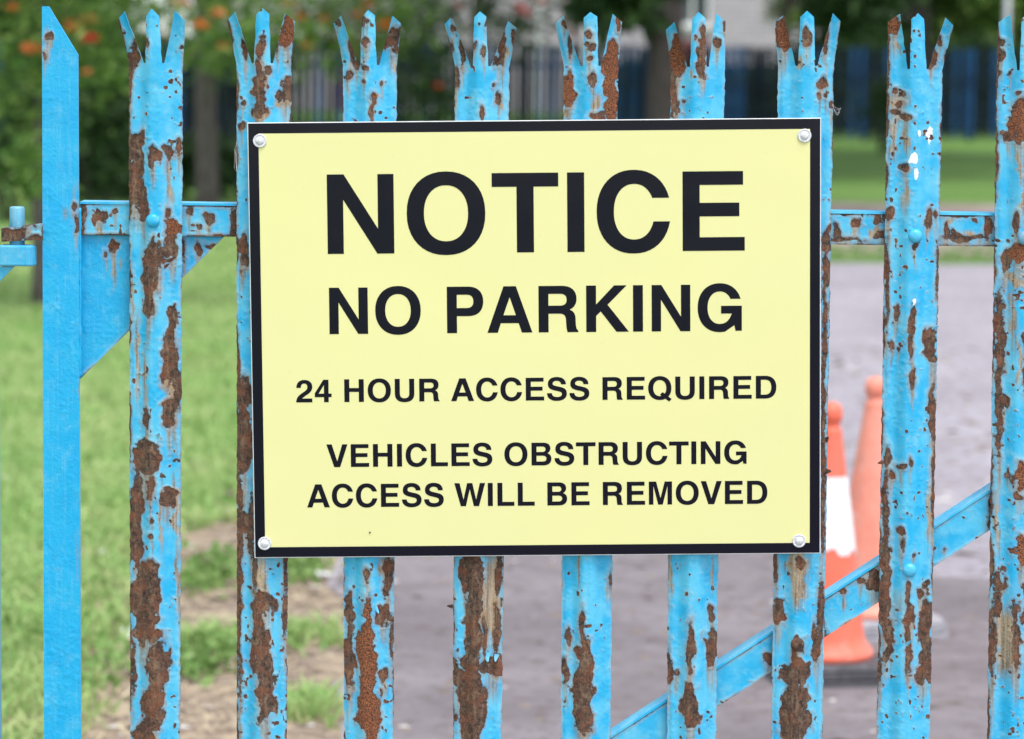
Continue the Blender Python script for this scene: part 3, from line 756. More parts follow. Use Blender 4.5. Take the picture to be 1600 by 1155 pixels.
# triangular gusset plate welded between stile and rail
def gusset():
    tl, tr, bl = np.array([125.5, 340.0]), np.array([380.5, 340.0]), np.array([125.5, 592.0])
    n = 100
    vs_, idx, faces = [], {}, []
    for j in range(n + 1):
        for i in range(n + 1 - j):
            idx[(i, j)] = len(vs_)
            vs_.append(tl + (tr - tl) * i / n + (bl - tl) * j / n)
    for j in range(n):
        for i in range(n - j):
            if (i + 1, j + 1) in idx: faces.append((idx[(i, j)], idx[(i, j + 1)], idx[(i + 1, j + 1)], idx[(i + 1, j)]))
    # close the slanted edge with a thin strip of quads
    P = np.array(vs_)
    ex = []
    for j in range(n):
        i = n - 1 - j
        m_ = len(P) + len(ex)
        ex.append((P[idx[(i + 1, j)]] + P[idx[(i, j + 1)]]) / 2)
        faces.append((idx[(i, j)], idx[(i, j + 1)], m_, idx[(i + 1, j)]))
    P = np.concatenate([P, np.array(ex)])
    V = on_plane(P[:, 0], P[:, 1], 0.0232)
    dist = np.minimum(np.full(len(P), 60.0), (592 - 340 - (P[:, 0] - 125.5) * 252 / 255 - (P[:, 1] - 340)) * .7)
    fld = fields(P[:, 0], P[:, 1], [(178, 385, 9, 11), (178, 415, 5, 45, 's'), (165, 400, 3, 5), (190, 412, 3, 12, 's'), (309, 388, 5, 10), (287, 395, 3, 16), (330, 385, 10, 3)], 600, (np.abs(dist), 0.35), 0.0)
    return dense_part('gusset', V, np.array(faces), 0.005, M['fresh_steel'], gate, fld, 601, 1.2)
gusset()
# diagonal brace: flat front leaf and a top leaf
def brace():
    p0, p1 = np.array([905.0, 1186.0]), np.array([2120.0, 398.0])
    d = (p1 - p0) / np.hypot(*(p1 - p0))
    nrm = np.array([-d[1], d[0]])
    h = 49
    blobs = [(1366, 908, 14, 15), (1352, 884, 14, 7), (1318, 924, 6, 5), (1316, 945, 4, 14, 's'), (1345, 905, 6, 4), (1280, 985, 8, 14), (1290, 1000, 6, 9), (1474, 858, 3, 3), (1548, 815, 4, 12), (1548, 785, 3, 14), (1200, 1030, 7, 14)]
    o = plate('brace', [tuple(p0), tuple(p1), tuple(p1 + nrm * h), tuple(p0 + nrm * h)], 0.0165, 0.006, blobs, step=2.8, seed=700, edge=.35, spots=.01)
    a, b = on_plane(*p0, .0148), on_plane(*p1, .0148)
    n3 = np.array([-(b - a)[2], 0, (b - a)[0]]); n3 /= np.linalg.norm(n3)
    v = []
    for off in (.0003, .0036):
        for P, Y in ((a, .0148), (b, .0148), (b, .058), (a, .058)):
            q = P + n3 * off
            v.append((q[0], Y, q[2]))
    m = MB().add(v, [(3, 2, 1, 0), (4, 5, 6, 7), (0, 1, 5, 4), (1, 2, 6, 5), (2, 3, 7, 6), (3, 0, 4, 7)])
    add_const_attrs(m.build('brace_flange', M['steel'], o))
brace()
# far stile of the gate, outside the frame
a, b = on_plane(2130, 40, .006), on_plane(2130 + 60, 40, .006)
ms = MB().box(a[0], b[0] - .01, .006, .05, 0.07, a[2])
add_const_attrs(ms.build('stile', M['steel'], gate))
# hinge lug on the gate
lug = plate('hinge_lug', [(2, 357), (65.5, 350), (65.5, 375), (2, 378)], -0.006, 0.030, [(20, 366, 24, 13), (55, 372, 14, 6), (45, 352, 12, 3), (10, 372, 14, 8)], step=2.0, seed=820, edge=.5, spots=.04, relief=1.5)

# ------------------------------------------------------------------ gate post with hinge bracket and pin
pa, pb = on_plane(-4, 60, 0.0), on_plane(2.0, 880, 0.10)
post = tag(empty('gate_post', (pa[0] - .05, 0.03, 0)), 'light blue steel gate post at the left edge carrying the hinge pin', 'post')
PX1 = float(pb[0])
pst = MB().box(PX1 - .10, PX1, 0.0, 0.10, -0.15, 1.95)
pst.box(PX1 - .104, PX1 + .002, -.004, .104, 1.951, 1.962)
bevel(add_const_attrs(pst.build('column', M['steel'], post), -4.5, .15), .004)
lo = on_plane(-2, 416, -.012); hi = on_plane(54, 384, -.012)
br_ = MB()
k = 10
prof = [(lo[0], -.012), (hi[0] - .012, -.012)] + [(hi[0] - .012 + .012 * math.sin(t), -.012 + .016 * (1 - math.cos(t))) for t in np.linspace(.3, math.pi - .3, k)] + [(hi[0] - .012, .022), (lo[0], .022)]
n = len(prof)
br_.add([(x, y, lo[2]) for x, y in prof] + [(x, y, hi[2]) for x, y in prof],
        [tuple(range(n))[::-1], tuple(range(n, 2 * n))] + [(i, (i + 1) % n, n + (i + 1) % n, n + i) for i in range(n)])
bevel(add_const_attrs(br_.build('hinge_bracket', M['steel'], post), -7, .15), .0025)
t0, t1 = on_plane(-6, 445, .0), on_plane(22, 417, .0)
MBt = MB().add([(t0[0], y, t1[2]) for y in (-.002, .01)] + [(t1[0], y, t1[2]) for y in (-.002, .01)] + [(t0[0], y, t0[2]) for y in (-.002, .01)],
               [(0, 2, 4), (1, 5, 3), (0, 1, 3, 2), (2, 3, 5, 4), (4, 5, 1, 0)])
add_const_attrs(MBt.build('bracket_gusset', M['steel'], post))
cpin = on_plane(26, 340, .006)
ztop, zbot = on_plane(26, 323, .006)[2], on_plane(26, 412, .006)[2]
pin = MB().lathe([(zbot, .0106), (ztop - .003, .0106), (ztop - .0008, .0098), (ztop, .0075)], 24, (cpin[0], .010, 0))
add_const_attrs(pin.build('hinge_pin', M['steel'], post, True), -5.5, .3)

# ================================================================== SIGN
SGY = -0.0165         # front face of the board, just proud of the pale ribs
ang = R(0.47) + ROLL
# board centre on its plane, size 0.80 x 0.61
ctr = on_plane(837.5, 528, SGY)
SW, SH = 0.800, 0.6125
cr = [on_plane(*p, SGY) for p in ((385, 193), (1281, 183), (1284, 866), (399, 871))]
SW = (np.linalg.norm(cr[1] - cr[0]) + np.linalg.norm(cr[2] - cr[3])) / 2
SH = (np.linalg.norm(cr[3] - cr[0]) + np.linalg.norm(cr[2] - cr[1])) / 2
ctr = sum(cr) / 4
ex = (cr[1] - cr[0]) + (cr[2] - cr[3]); sang = math.atan2(ex[2], ex[0])
sign = tag(empty('notice_sign', tuple(ctr)), 'yellow NOTICE NO PARKING sign board with black border bolted to the blue gate', 'sign')
sign.rotation_euler = (0, -sang, 0)
bpy.context.view_layer.update()
def sign_local(px, py):
    p = on_plane(px, py, SGY) - ctr
    c, s = math.cos(sang), math.sin(sang)
    return p[..., 0] * c + p[..., 2] * s, -p[..., 0] * s + p[..., 2] * c
def child(o): o.matrix_parent_inverse = Matrix(); return o
def quad_sheet(name, x0, x1, z0, z1, y, mat, nx=24, nz=18):
    u, v = np.meshgrid(np.linspace(x0, x1, nx + 1), np.linspace(z0, z1, nz + 1))
    V = np.stack([u.ravel(), np.full(u.size, y), v.ravel()], -1)
    q = np.arange(u.size).reshape(u.shape)
    return child(link(name, mesh(name, V, np.stack([q[:-1, :-1], q[:-1, 1:], q[1:, 1:], q[1:, :-1]], -1).reshape(-1, 4)), mat, sign))
board = MB().box(-SW / 2, SW / 2, 0, .0032, -SH / 2, SH / 2)
bevel(child(board.build('board', M['white_edge'], sign)), .0006)
E_ = .0012
BW = .0150
xo, zo = SW / 2 - E_, SH / 2 - E_
fr = MB()
xi, zi = xo - BW + .001, zo - BW + .001
V8 = [(-xo, -.0003, -zo), (xo, -.0003, -zo), (xo, -.0003, zo), (-xo, -.0003, zo), (-xi, -.0003, -zi), (xi, -.0003, -zi), (xi, -.0003, zi), (-xi, -.0003, zi)]
fr.add(V8, [(0, 1, 5, 4), (1, 2, 6, 5), (2, 3, 7, 6), (3, 0, 4, 7)])
child(fr.build('black_border', M['black'], sign))
quad_sheet('yellow_panel', -xi + .0002, xi - .0002, -zi + .0002, zi - .0002, -.0004, M['yellow'])

# bold grotesque capitals drawn as outlines (units per em 1000)
def bez(p0, *segs):
    out = [p0]
    for s in segs:
        if len(s) == 2: out.append(s)
        else:
            a, b, c = (s[0], s[1]), (s[2], s[3]), (s[4], s[5])
            p = out[-1]
            for t in np.linspace(0, 1, 11)[1:]:
                out.append(tuple((1 - t) ** 3 * p[k] + 3 * (1 - t) ** 2 * t * a[k] + 3 * (1 - t) * t * t * b[k] + t ** 3 * c[k] for k in (0, 1)))
    return out
def ell(cx, cy, a, b, t0, t1, n=40, e=2.18):
    o = []
    for t in np.linspace(R(t0), R(t1), n):
        c, s = math.cos(t), math.sin(t)
        o.append((cx + a * math.copysign(abs(c) ** (2 / e), c), cy + b * math.copysign(abs(s) ** (2 / e), s)))
    return o
def arc_y(cx, cy, a, b, y_start, y_end, n=44, e=2.18):
    """counter-clockwise round the left side from the right at height y_start to the right at height y_end"""
    pa = math.asin(max(-1, min(1, math.copysign(abs((y_start - cy) / b) ** (e / 2), y_start - cy))))
    pb = math.asin(max(-1, min(1, math.copysign(abs((y_end - cy) / b) ** (e / 2), y_end - cy)))) + 2 * math.pi
    return ell(cx, cy, a, b, math.degrees(pa), math.degrees(pb), n, e)
O_ = [ell(389, 359, 345, 378, 0, 351, 40), ell(389, 359, 194, 253, 0, 351, 40)[::-1]]
G = {
 'A': (722, [[(20, 0), (268, 718), (456, 718), (702, 0), (543, 0), (494, 147), (224, 147), (177, 0)], [(264, 270), (454, 270), (361, 550)]]),
 'B': (722, [bez((76, 0), (76, 718), (420, 718), (560, 718, 640, 650, 640, 540), (640, 465, 605, 415, 545, 385), (625, 358, 669, 300, 669, 210), (669, 80, 580, 0, 430, 0)),
             bez((226, 123), (405, 123), (480, 123, 520, 155, 520, 213), (520, 275, 480, 306, 405, 306), (226, 306)),
             bez((226, 425), (395, 425), (460, 425, 495, 457, 495, 510), (495, 566, 460, 595, 395, 595), (226, 595))]),
 'C': (722, [arc_y(369, 359, 325, 378, 483, 270) + arc_y(373, 359, 178, 251, 483, 270)[::-1]]),
 'D': (722, [bez((76, 0), (76, 718), (360, 718), (570, 718, 685, 580, 685, 360), (685, 140, 570, 0, 360, 0)), bez((226, 123), (340, 123), (475, 123, 535, 205, 535, 360), (535, 515, 475, 595, 340, 595), (226, 595))]),
 'E': (667, [[(76, 0), (76, 718), (607, 718), (607, 595), (226, 595), (226, 434), (574, 434), (574, 311), (226, 311), (226, 123), (621, 123), (621, 0)]]),
 'G': (778, [arc_y(378, 359, 334, 378, 495, 60)[:-4] + [(600, 88), (617, 0), (713, 0), (713, 388), (398, 388), (398, 268), (562, 268)] + arc_y(380, 359, 186, 251, 495, 205)[::-1]]),
 'H': (722, [[(71, 0), (71, 718), (221, 718), (221, 441), (501, 441), (501, 718), (651, 718), (651, 0), (501, 0), (501, 318), (221, 318), (221, 0)]]),
 'I': (278, [[(64, 0), (64, 718), (214, 718), (214, 0)]]),
 'K': (722, [[(76, 0), (76, 718), (226, 718), (226, 425), (500, 718), (690, 718), (400, 420), (722, 0), (535, 0), (295, 318), (226, 247), (226, 0)]]),
 'L': (611, [[(76, 0), (76, 718), (226, 718), (226, 125), (583, 125), (583, 0)]]),
 'M': (833, [[(69, 0), (69, 718), (289, 718), (418, 200), (545, 718), (765, 718), (765, 0), (629, 0), (629, 585), (486, 0), (349, 0), (205, 585), (205, 0)]]),
 'N': (722, [[(69, 0), (69, 718), (216, 718), (513, 225), (513, 718), (654, 718), (654, 0), (505, 0), (210, 490), (210, 0)]]),
 'O': (778, O_),
 'P': (667, [bez((76, 0), (76, 718), (400, 718), (545, 718, 627, 630, 627, 490), (627, 345, 545, 262, 405, 262), (226, 262), (226, 0)), bez((226, 387), (375, 387), (445, 387, 477, 425, 477, 490), (477, 555, 445, 593, 375, 593), (226, 593))]),
 'Q': (778, O_),
 'R': (722, [bez((76, 0), (76, 718), (430, 718), (570, 718, 652, 645, 652, 520), (652, 430, 610, 375, 545, 350), (610, 325, 635, 280, 637, 195), (638, 110, 640, 50, 677, 22), (677, 0), (515, 0), (500, 40, 495, 90, 492, 170), (490, 255, 465, 288, 390, 288), (226, 288), (226, 0)),
             bez((226, 412), (400, 412), (470, 412, 502, 445, 502, 503), (502, 563, 470, 595, 400, 595), (226, 595))]),
 'S': (667, [bez((603, 504), (600, 650, 500, 737, 325, 737), (160, 737, 65, 650, 65, 515), (65, 400, 130, 345, 270, 312), (360, 290), (450, 268, 482, 248, 482, 200), (482, 140, 430, 104, 340, 104), (240, 104, 187, 145, 183, 226), (39, 226), (42, 70, 150, -19, 330, -19), (520, -19, 629, 70, 629, 215),
                 (629, 330, 565, 390, 430, 422), (330, 446), (245, 466, 208, 484, 208, 528), (208, 582, 255, 615, 325, 615), (405, 615, 452, 578, 458, 504))]),
 'T': (611, [[(14, 718), (598, 718), (598, 593), (381, 593), (381, 0), (231, 0), (231, 593), (14, 593)]]),
 'U': (722, [bez((72, 718), (72, 255), (72, 75, 170, -19, 361, -19), (553, -19, 651, 75, 651, 255), (651, 718), (501, 718), (501, 265), (501, 160, 460, 104, 361, 104), (262, 104, 222, 160, 222, 265), (222, 718))]),
 'V': (667, [[(245, 0), (19, 718), (178, 718), (336, 180), (490, 718), (648, 718), (422, 0)]]),
 'W': (944, [[(195, 0), (5, 718), (163, 718), (277, 205), (388, 718), (546, 718), (656, 205), (771, 718), (929, 718), (742, 0), (586, 0), (467, 530), (348, 0)]]),
 '2': (556, [bez((30, 0), (30, 40), (40, 160, 110, 230, 230, 310), (320, 372, 365, 415, 365, 490), (365, 555, 330, 595, 272, 595), (205, 595, 173, 548, 171, 460), (38, 460), (40, 620, 130, 710, 275, 710), (420, 710, 511, 622, 511, 490), (511, 380, 455, 310, 345, 235), (270, 185, 220, 150, 205, 122), (508, 122), (508, 0))]),
 '4': (556, [[(300, 0), (300, 160), (27, 160), (27, 285), (285, 710), (438, 710), (438, 272), (526, 272), (526, 160), (438, 160), (438, 0)], [(300, 272), (300, 545), (140, 272)]]),
}
def text_line(txt, left, right):
    """left/right: (x, cap-top y, baseline y) of the first and last letter in the photo"""
    x0, zt = sign_local(left[0], left[1]); _, zb = sign_local(left[0], left[2])
    x1, zt1 = sign_local(right[0], right[1]); _, zb1 = sign_local(right[0], right[2])
    base, cap = (zb + zb1) / 2, ((zt - zb) + (zt1 - zb1)) / 2
    pen, words = 0, [[]]
    for ch in txt:
        if ch == ' ': pen += 278; words.append([]); continue
        w, pl = G[ch]
        words[-1].append((0, [[(x + pen, y) for x, y in p] for p in pl]))
        if ch == 'Q': words[-1].append((1, [[(x + pen, y) for x, y in [(395, 150), (470, 232), (742, 10), (665, -68)]]]))
        pen += w
    xs = [x for wd in words for _, g in wd for p in g for x, _ in p]
    mn, mx = min(xs), max(xs)
    sx, sz = (x1 - x0) / (mx - mn), cap / 718
    for wd, wtxt in zip(words, txt.split(' ')):
        m = MB()
        for lift, g in wd:
            loops = [[Vector((x0 + (x - mn) * sx, base + y * sz, 0)) for x, y in p] for p in g]
            tri = tessellate_polygon(loops)
            flat = [p for l in loops for p in l]
            vv = [(p.x, -.0007 - .0001 * lift, p.y) for p in flat]
            fx = []
            for t in tri:
                a, b, c = (flat[q] for q in t)
                ar = (b.x - a.x) * (c.y - a.y) - (b.y - a.y) * (c.x - a.x)
                if abs(ar) < 1e-12: continue
                fx.append(tuple(t) if ar > 0 else tuple(t)[::-1])
            m.add(vv, fx)
        o = child(m.build('lettering', M['black'], sign))
        o['label'] = 'black printed word ' + wtxt + ' in the line ' + txt if ' ' in txt else 'large black printed word ' + txt
text_line('NOTICE', (510.5, 273, 397), (1163.5, 267, 391.5))
text_line('NO PARKING', (514, 449, 522), (1159, 445, 517))
text_line('24 HOUR ACCESS REQUIRED', (462.5, 592.5, 628), (1213, 588, 623.5))
text_line('VEHICLES OBSTRUCTING', (510, 694, 729.5), (1166.5, 689.5, 725))
text_line('ACCESS WILL BE REMOVED', (479.5, 756, 792), (1199, 752, 788))
for px, py in ((406, 220), (1257, 212), (413.5, 849), (1248.5, 845)):
    x, z = sign_local(px, py)
    w = child(MB().lathe([(.0008, .0094), (.0020, .0094), (.0026, .0086), (.0019, .0066), (.0018, .0056)], 28, (x, 0, z), 'y').build('washer', M['bolt'], sign, False))
    bh = MB().lathe([(.0019, .0054), (.0034, .0053), (.0043, .0042), (.0046, .0004)], 20, (x, 0, z), 'y').build('bolt_head', M['bolt'], w, True)
    child(bh)
x, z = sign_local(578, 832)
child(MB().lathe([(.0006, .0008), (.0012, .0014), (.0018, .0009)], 8, (x, 0, z), 'y').build('speck', M['bug'], sign, True)).scale = (1, 1, 1)

# ================================================================== TRAFFIC CONES
def cone(px, d, h, rb, mat, base_mat, label, sleeve=False, rz=0.2, lean=0.0, bs=0.20):
    X = (px - 800) / F * d / math.cos(0) 
    root = tag(empty('traffic_cone', (X, d + CY, 0.008), rz), label, 'cone', 'traffic cones behind the gate')
    rt = .030
    zb = .062
    rad = lambda z: rb + (rt - rb) * (z - zb) / (h * .90 - zb)
    prof = [(zb, rb * 1.17), (zb + .014, rb * 1.17), (zb + .022, rb * 1.12), (zb + .045, rad(zb + .05) * 1.03)]
    prof += [(z, rad(z)) for z in np.linspace(zb + .06, h * .895, 12)]
    prof += [(h * .90, rt * 1.02), (h * .905, rt * .82), (h * .925, rt * .80), (h * .935, rt * .98), (h * .955, rt * 1.05), (h * .978, rt * .98), (h * .992, rt * .75), (h, rt * .35)]
    b = MB().lathe(prof, 40).build('body', mat, root, True); child(b)
    m = MB()
    n = 32
    def sq(r, z):
        o = []
        for k in range(n):
            a = 2 * math.pi * k / n
            c, s = math.cos(a), math.sin(a)
            o.append((r * math.copysign(abs(c) ** .28, c), r * math.copysign(abs(s) ** .28, s), z))
        return o
    rings = [sq(bs, 0), sq(bs, .016), sq(bs * .955, .018), sq(bs * .955, .024), sq(bs * .98, .026), sq(bs * .98, .038), sq(bs * .93, .040), sq(bs * .93, .046), sq(bs * .95, .048), sq(bs * .90, .0615)]
    v = [p for r in rings for p in r]
    fcs = [(j * n + k, j * n + (k + 1) % n, (j + 1) * n + (k + 1) % n, (j + 1) * n + k) for j in range(len(rings) - 1) for k in range(n)]
    fcs += [tuple(range(n))[::-1], tuple((len(rings) - 1) * n + k for k in range(n))]
    child(link('base', mesh('base', v, fcs), base_mat, root))
    if sleeve:
        seg = 72
        z1 = h * .735
        v, fcs = [], []
        nz = 8
        for k in range(seg):
            a = 2 * math.pi * k / seg
            zl = h * .45 + .022 * (vnoise(np.array([k * .30]), np.array([2.0]), 5)[0] - .5) * 2 + .022 * math.sin(a + 2.6)
            for j in range(nz + 1):
                z = zl + (z1 - zl) * j / nz
                r = rad(z) + .0022
                v.append((r * math.cos(a), r * math.sin(a), z))
        for k in range(seg):
            k2 = (k + 1) % seg
            for j in range(nz):
                fcs.append((k * (nz + 1) + j, k2 * (nz + 1) + j, k2 * (nz + 1) + j + 1, k * (nz + 1) + j + 1))
        child(link('reflective_sleeve', mesh('reflective_sleeve', v, fcs), M['sleeve'], root, True))
    return root
cone(1303, 8.75, .775, .112, M['cone_o'], M['rubber'], 'orange traffic cone with white sleeve, nearer of the two', True, .15, bs=.175)
cone(1371, 9.45, .775, .128, M['cone_faded'], M['rubber_pale'], 'faded all-orange traffic cone standing behind the sleeved one', False, .35, bs=.19)

# ================================================================== LAWN GRASS, WEEDS, LITTER
def blades():
    N = 135000
    d = 5.2 + (30 - 5.2) * rng.random(N * 2) ** 1.35
    x = (rng.random(N * 2) * 1.15 - 1.05) * 0.20 * d
    x = x - 0.3 * rng.random(N * 2)
    ex_ = edge_x(d)
    gap = ex_ - x
    y = d + CY
    patch = fbm(x * 2.1, y * 2.1, 71)
    keep = (gap > .0) & (y > .35)
    bare = sstep(.95, .45, gap) * (d < 13.2)
    keep &= rng.random(N * 2) > bare * sstep(.70, .55, patch) * 1.3
    keep &= rng.random(N * 2) > 0.55 * sstep(.50, .38, patch)
    x, y, d = x[keep][:N], y[keep][:N], d[keep][:N]
    n = len(x)
    a = rng.random(n) * 2 * np.pi
    hgt = (.025 + .045 * rng.random(n)) * (0.6 + .8 * fbm(x * 3, y * 3, 72))
    w = .0035 + .0022 * d / 10 + .002 * rng.random(n)
    lean = 1.7 * hgt * (rng.random(n) + .2)
    la = rng.random(n) * 2 * np.pi
    P = np.stack([x, y, np.full(n, .002)], -1)
    side = np.stack([np.cos(a) * w, np.sin(a) * w, np.zeros(n)], -1)
    tip = P + np.stack([np.cos(la) * lean, np.sin(la) * lean, hgt], -1)
    mid = P + np.stack([np.cos(la) * lean * .3, np.sin(la) * lean * .3, hgt * .6], -1)
    V = np.stack([P - side, P + side, mid + side * .7, mid - side * .7, tip], 1).reshape(-1, 3)
    b = np.arange(n) * 5
    me = bpy.data.meshes.new('lawn_grass')
    fs = np.stack([b, b + 1, b + 2, b + 3], -1).tolist() + np.stack([b + 3, b + 2, b + 4], -1).tolist()
    me.from_pydata(V.tolist(), [], fs)
    o = link('lawn_grass', me, M['grass'])
    tag(o, 'short pale green grass of the lawn behind the gate', 'grass', kind='stuff')
blades()
def leaf_quads(P, size, tilt=1.0, aspect=.45, r=rng):
    """small pointed leaves at points P: returns verts, faces"""
    n = len(P)
    d = r.normal(size=(n, 3)); d[:, 2] = d[:, 2] * .6 - .25 * tilt
    d /= np.linalg.norm(d, axis=1)[:, None]
    e = np.cross(d, r.normal(size=(n, 3))); e /= np.linalg.norm(e, axis=1)[:, None] + 1e-9
    s = size * (.6 + .8 * r.random(n))[:, None]
    up = np.cross(d, e) * s * .12
    V = np.stack([P, P + d * s * .45 + e * s * aspect * .5 + up, P + d * s, P + d * s * .45 - e * s * aspect * .5 + up], 1).reshape(-1, 3)
    b = np.arange(n) * 4
    return V, np.stack([b, b + 1, b + 2, b + 3], -1)
def weeds():
    pts = []
    for px, py, k, rr in ((335, 912, 130, .10), (300, 918, 80, .08), (345, 900, 60, .12), (455, 890, 150, .10), (480, 905, 50, .08), (330, 1048, 110, .08), (300, 1052, 90, .07), (440, 930, 40, .09), (355, 1010, 30, .1), (150, 960, 70, .16), (30, 1030, 120, .2), (150, 1060, 60, .1), (460, 1015, 20, .1)):
        c = on_ground(np.array(px), np.array(py))
        q = rng.normal(size=(k, 3)) * np.array([rr * .6, rr * 1.3, 0])
        q[:, 2] = .012 + np.abs(rng.normal(size=k)) * .03
        pts.append(c + q)
    for d0 in np.linspace(26.5, 27.3, 5):
        q = np.stack([rng.uniform(2, 9, 500), np.full(500, d0 + CY) + rng.normal(size=500) * .1, .02 + .10 * rng.random(500)], -1)
        pts.append(q)
    P = np.concatenate(pts)
    P = P[P[:, 1] > .25]
    V, fcs = leaf_quads(P, .042, -.6, .7)
    V[:, 2] = np.maximum(V[:, 2], .01)
    tag(link('weeds', mesh('weeds', V, fcs), M['weed']), 'low broad leaved weeds at the lawn and road edges', 'weeds', kind='stuff')
weeds()
def debris():
    n = 4200
    d = 5.4 + 14 * rng.random(n) ** 1.6
    x = edge_x(d) - .95 + rng.random(n) ** 1.25 * (.22 * d + 1.8)
    s = .005 + .017 * rng.random(n) ** 2.5
    V, fs = [], []
    for i in range(n):
        a = rng.random() * 6.28
        k = len(V)
        sx, sy, sz = s[i] * (1 + rng.random()), s[i] * .7, s[i] * .5
        for cx, cy, cz in ((-1, -1, 0), (1, -.8, 0), (.9, 1, 0), (-.8, .9, 0), (.1, .1, 1)):
            V.append((x[i] + (cx * math.cos(a) - cy * math.sin(a)) * sx, d[i] + CY + (cx * math.sin(a) + cy * math.cos(a)) * sy, .009 + cz * sz))
        fs += [(k, k + 1, k + 4), (k + 1, k + 2, k + 4), (k + 2, k + 3, k + 4), (k + 3, k, k + 4)]
    t = NT('road_debris')
    gm = t.n.new('ShaderNodeNewGeometry')
    rp = gm.outputs['Random Per Island']
    c = t.mix(t.rng(rp, .25, .5), (.06, .045, .035), (.20, .16, .12))
    c = t.mix(t.rng(rp, .86, .92), c, (.52, .49, .47))
    tag(link('road_debris', mesh('road_debris', V, fs), t.out(c, .9)), 'scattered grit, leaf crumbs and pale chips on the tarmac', 'debris', kind='stuff')
debris()
def straw():
    n = 5200
    d = 6.0 + 7.5 * rng.random(n)
    x = edge_x(d) - rng.random(n) ** .8 * 1.15 + .12
    y = d + CY
    k = y > .3
    x, y = x[k], y[k]
    n = len(x)
    a = rng.random(n) * np.pi * 2
    L_ = .02 + .05 * rng.random(n)
    w = .0016 + .0022 * rng.random(n)
    dx, dy = np.cos(a) * L_, np.sin(a) * L_
    ox, oy = -np.sin(a) * w, np.cos(a) * w
    z0, z1 = .012 + .006 * rng.random(n), .013 + .018 * rng.random(n)
    V = np.stack([np.stack([x - ox, y - oy, z0], -1), np.stack([x + ox, y + oy, z0], -1), np.stack([x + dx + ox, y + dy + oy, z1], -1), np.stack([x + dx - ox, y + dy - oy, z1], -1)], 1).reshape(-1, 3)
    b = np.arange(n) * 4
    t = NT('dead_straw')
    gm = t.n.new('ShaderNodeNewGeometry')
    c = t.mix(gm.outputs['Random Per Island'], (.20, .14, .08), (.55, .46, .30))
    tag(link('dead_straw', mesh('dead_straw', V, np.stack([b, b + 1, b + 2, b + 3], -1)), t.out(c, .8)), 'dry straw and dead blades lying on the bare soil', 'straw', kind='stuff')
straw()
def scrap(px, py, w, label):
    c = on_ground(np.array(float(px)), np.array(float(py)), .03)
    r2 = np.random.default_rng(int(px))
    n = 7
    u, v = np.meshgrid(np.linspace(-1, 1, n), np.linspace(-1, 1, n))
    k = 1 + .25 * (vnoise(u * 2 + px, v * 2, 3) - .5)
    X, Yv = u * w * k, v * w * .55 * k
    Z = .030 * vnoise(u * 2.2 + px, v * 2.2 + 9, 8) + .012
    V = np.stack([X.ravel(), Yv.ravel(), Z.ravel()], -1)
    q = np.arange(n * n).reshape(n, n)
    o = link('litter_scrap', mesh('litter_scrap', V, np.stack([q[:-1, :-1], q[:-1, 1:], q[1:, 1:], q[1:, :-1]], -1).reshape(-1, 4)), M['scrap'])
    o.location = (c[0], c[1], 0.0)
    o.rotation_euler = (0, 0, r2.uniform(0, 3))
    sol = o.modifiers.new('thickness', 'SOLIDIFY'); sol.thickness = .002
    tag(o, label, 'litter', 'pale litter on the ground')
scrap(160, 862, .022, 'small white litter scrap on grass right of the gate stile')
scrap(200, 984, .030, 'white litter scrap on soil just left of the rusty first pale')
scrap(508, 896, .026, 'white litter scrap on soil below the sign beside green weeds')
scrap(8, 746, .018, 'tiny litter scrap on grass near the gate post')

# ================================================================== FAR PALISADE FENCE
A, B = np.array([-22.3, 41.7]), np.array([13.0, 66.5])       # plan points (x, distance) left and right
L = np.linalg.norm(B - A)
ux = (B - A) / L
fence = tag(empty('boundary_fence', (A[0], A[1] + CY, 0), math.atan2(ux[1], ux[0])), 'dark blue palisade boundary fence across the far side of the lawn', 'fence')
def far_pale_mesh(h):
    w, t = .053, .006
    out = [(-w, 0), (w, 0), (w, h - .09), (w + .012, h - .03), (w * .55, h), (w * .42, h - .07), (w * .3, h - .07), (0.009, h + .012), (-.009, h + .012), (-w * .3, h - .07), (-w * .42, h - .07), (-w * .55, h), (-w - .012, h - .03), (-w, h - .09)]
    n = len(out)
    v = [(x, -t, z) for x, z in out] + [(x, t, z) for x, z in out]
    m = MB()
    tri = tessellate_polygon([[Vector((x, z, 0)) for x, z in out]])
    m.add(v, [tuple(q) for q in tri] + [tuple(i + n for i in q)[::-1] for q in tri] + [(i, (i + 1) % n, n + (i + 1) % n, n + i) for i in range(n)])
    return m
pm = [mesh('far_pale', far_pale_mesh(1.78).v, far_pale_mesh(1.78).f) for _ in range(2)]
pm[0].materials.append(M['far_navy']); pm[1].materials.append(M['far_blue'])
npl = int(L / .152)
for k in range(npl):
    o = bpy.data.objects.new('pale', pm[1 if random.random() < .28 else 0])
    C.objects.link(o)
    o.parent = fence
    o.location = (k * .152 + random.uniform(-.008, .008), 0, .06 + random.uniform(-.012, .012))
    o.rotation_euler = (0, random.uniform(-.012, .012), 0)
for z in (.38, 1.42):
    child(MB().box(-.05, L + .05, .007, .05, z, z + .06).build('rail', M['far_navy'], fence))
for k in range(int(L / 2.75) + 1):
    child(MB().box(k * 2.75 - .05, k * 2.75 + .05, .051, .15, -.1, 1.75).build('post', M['far_navy'], fence))

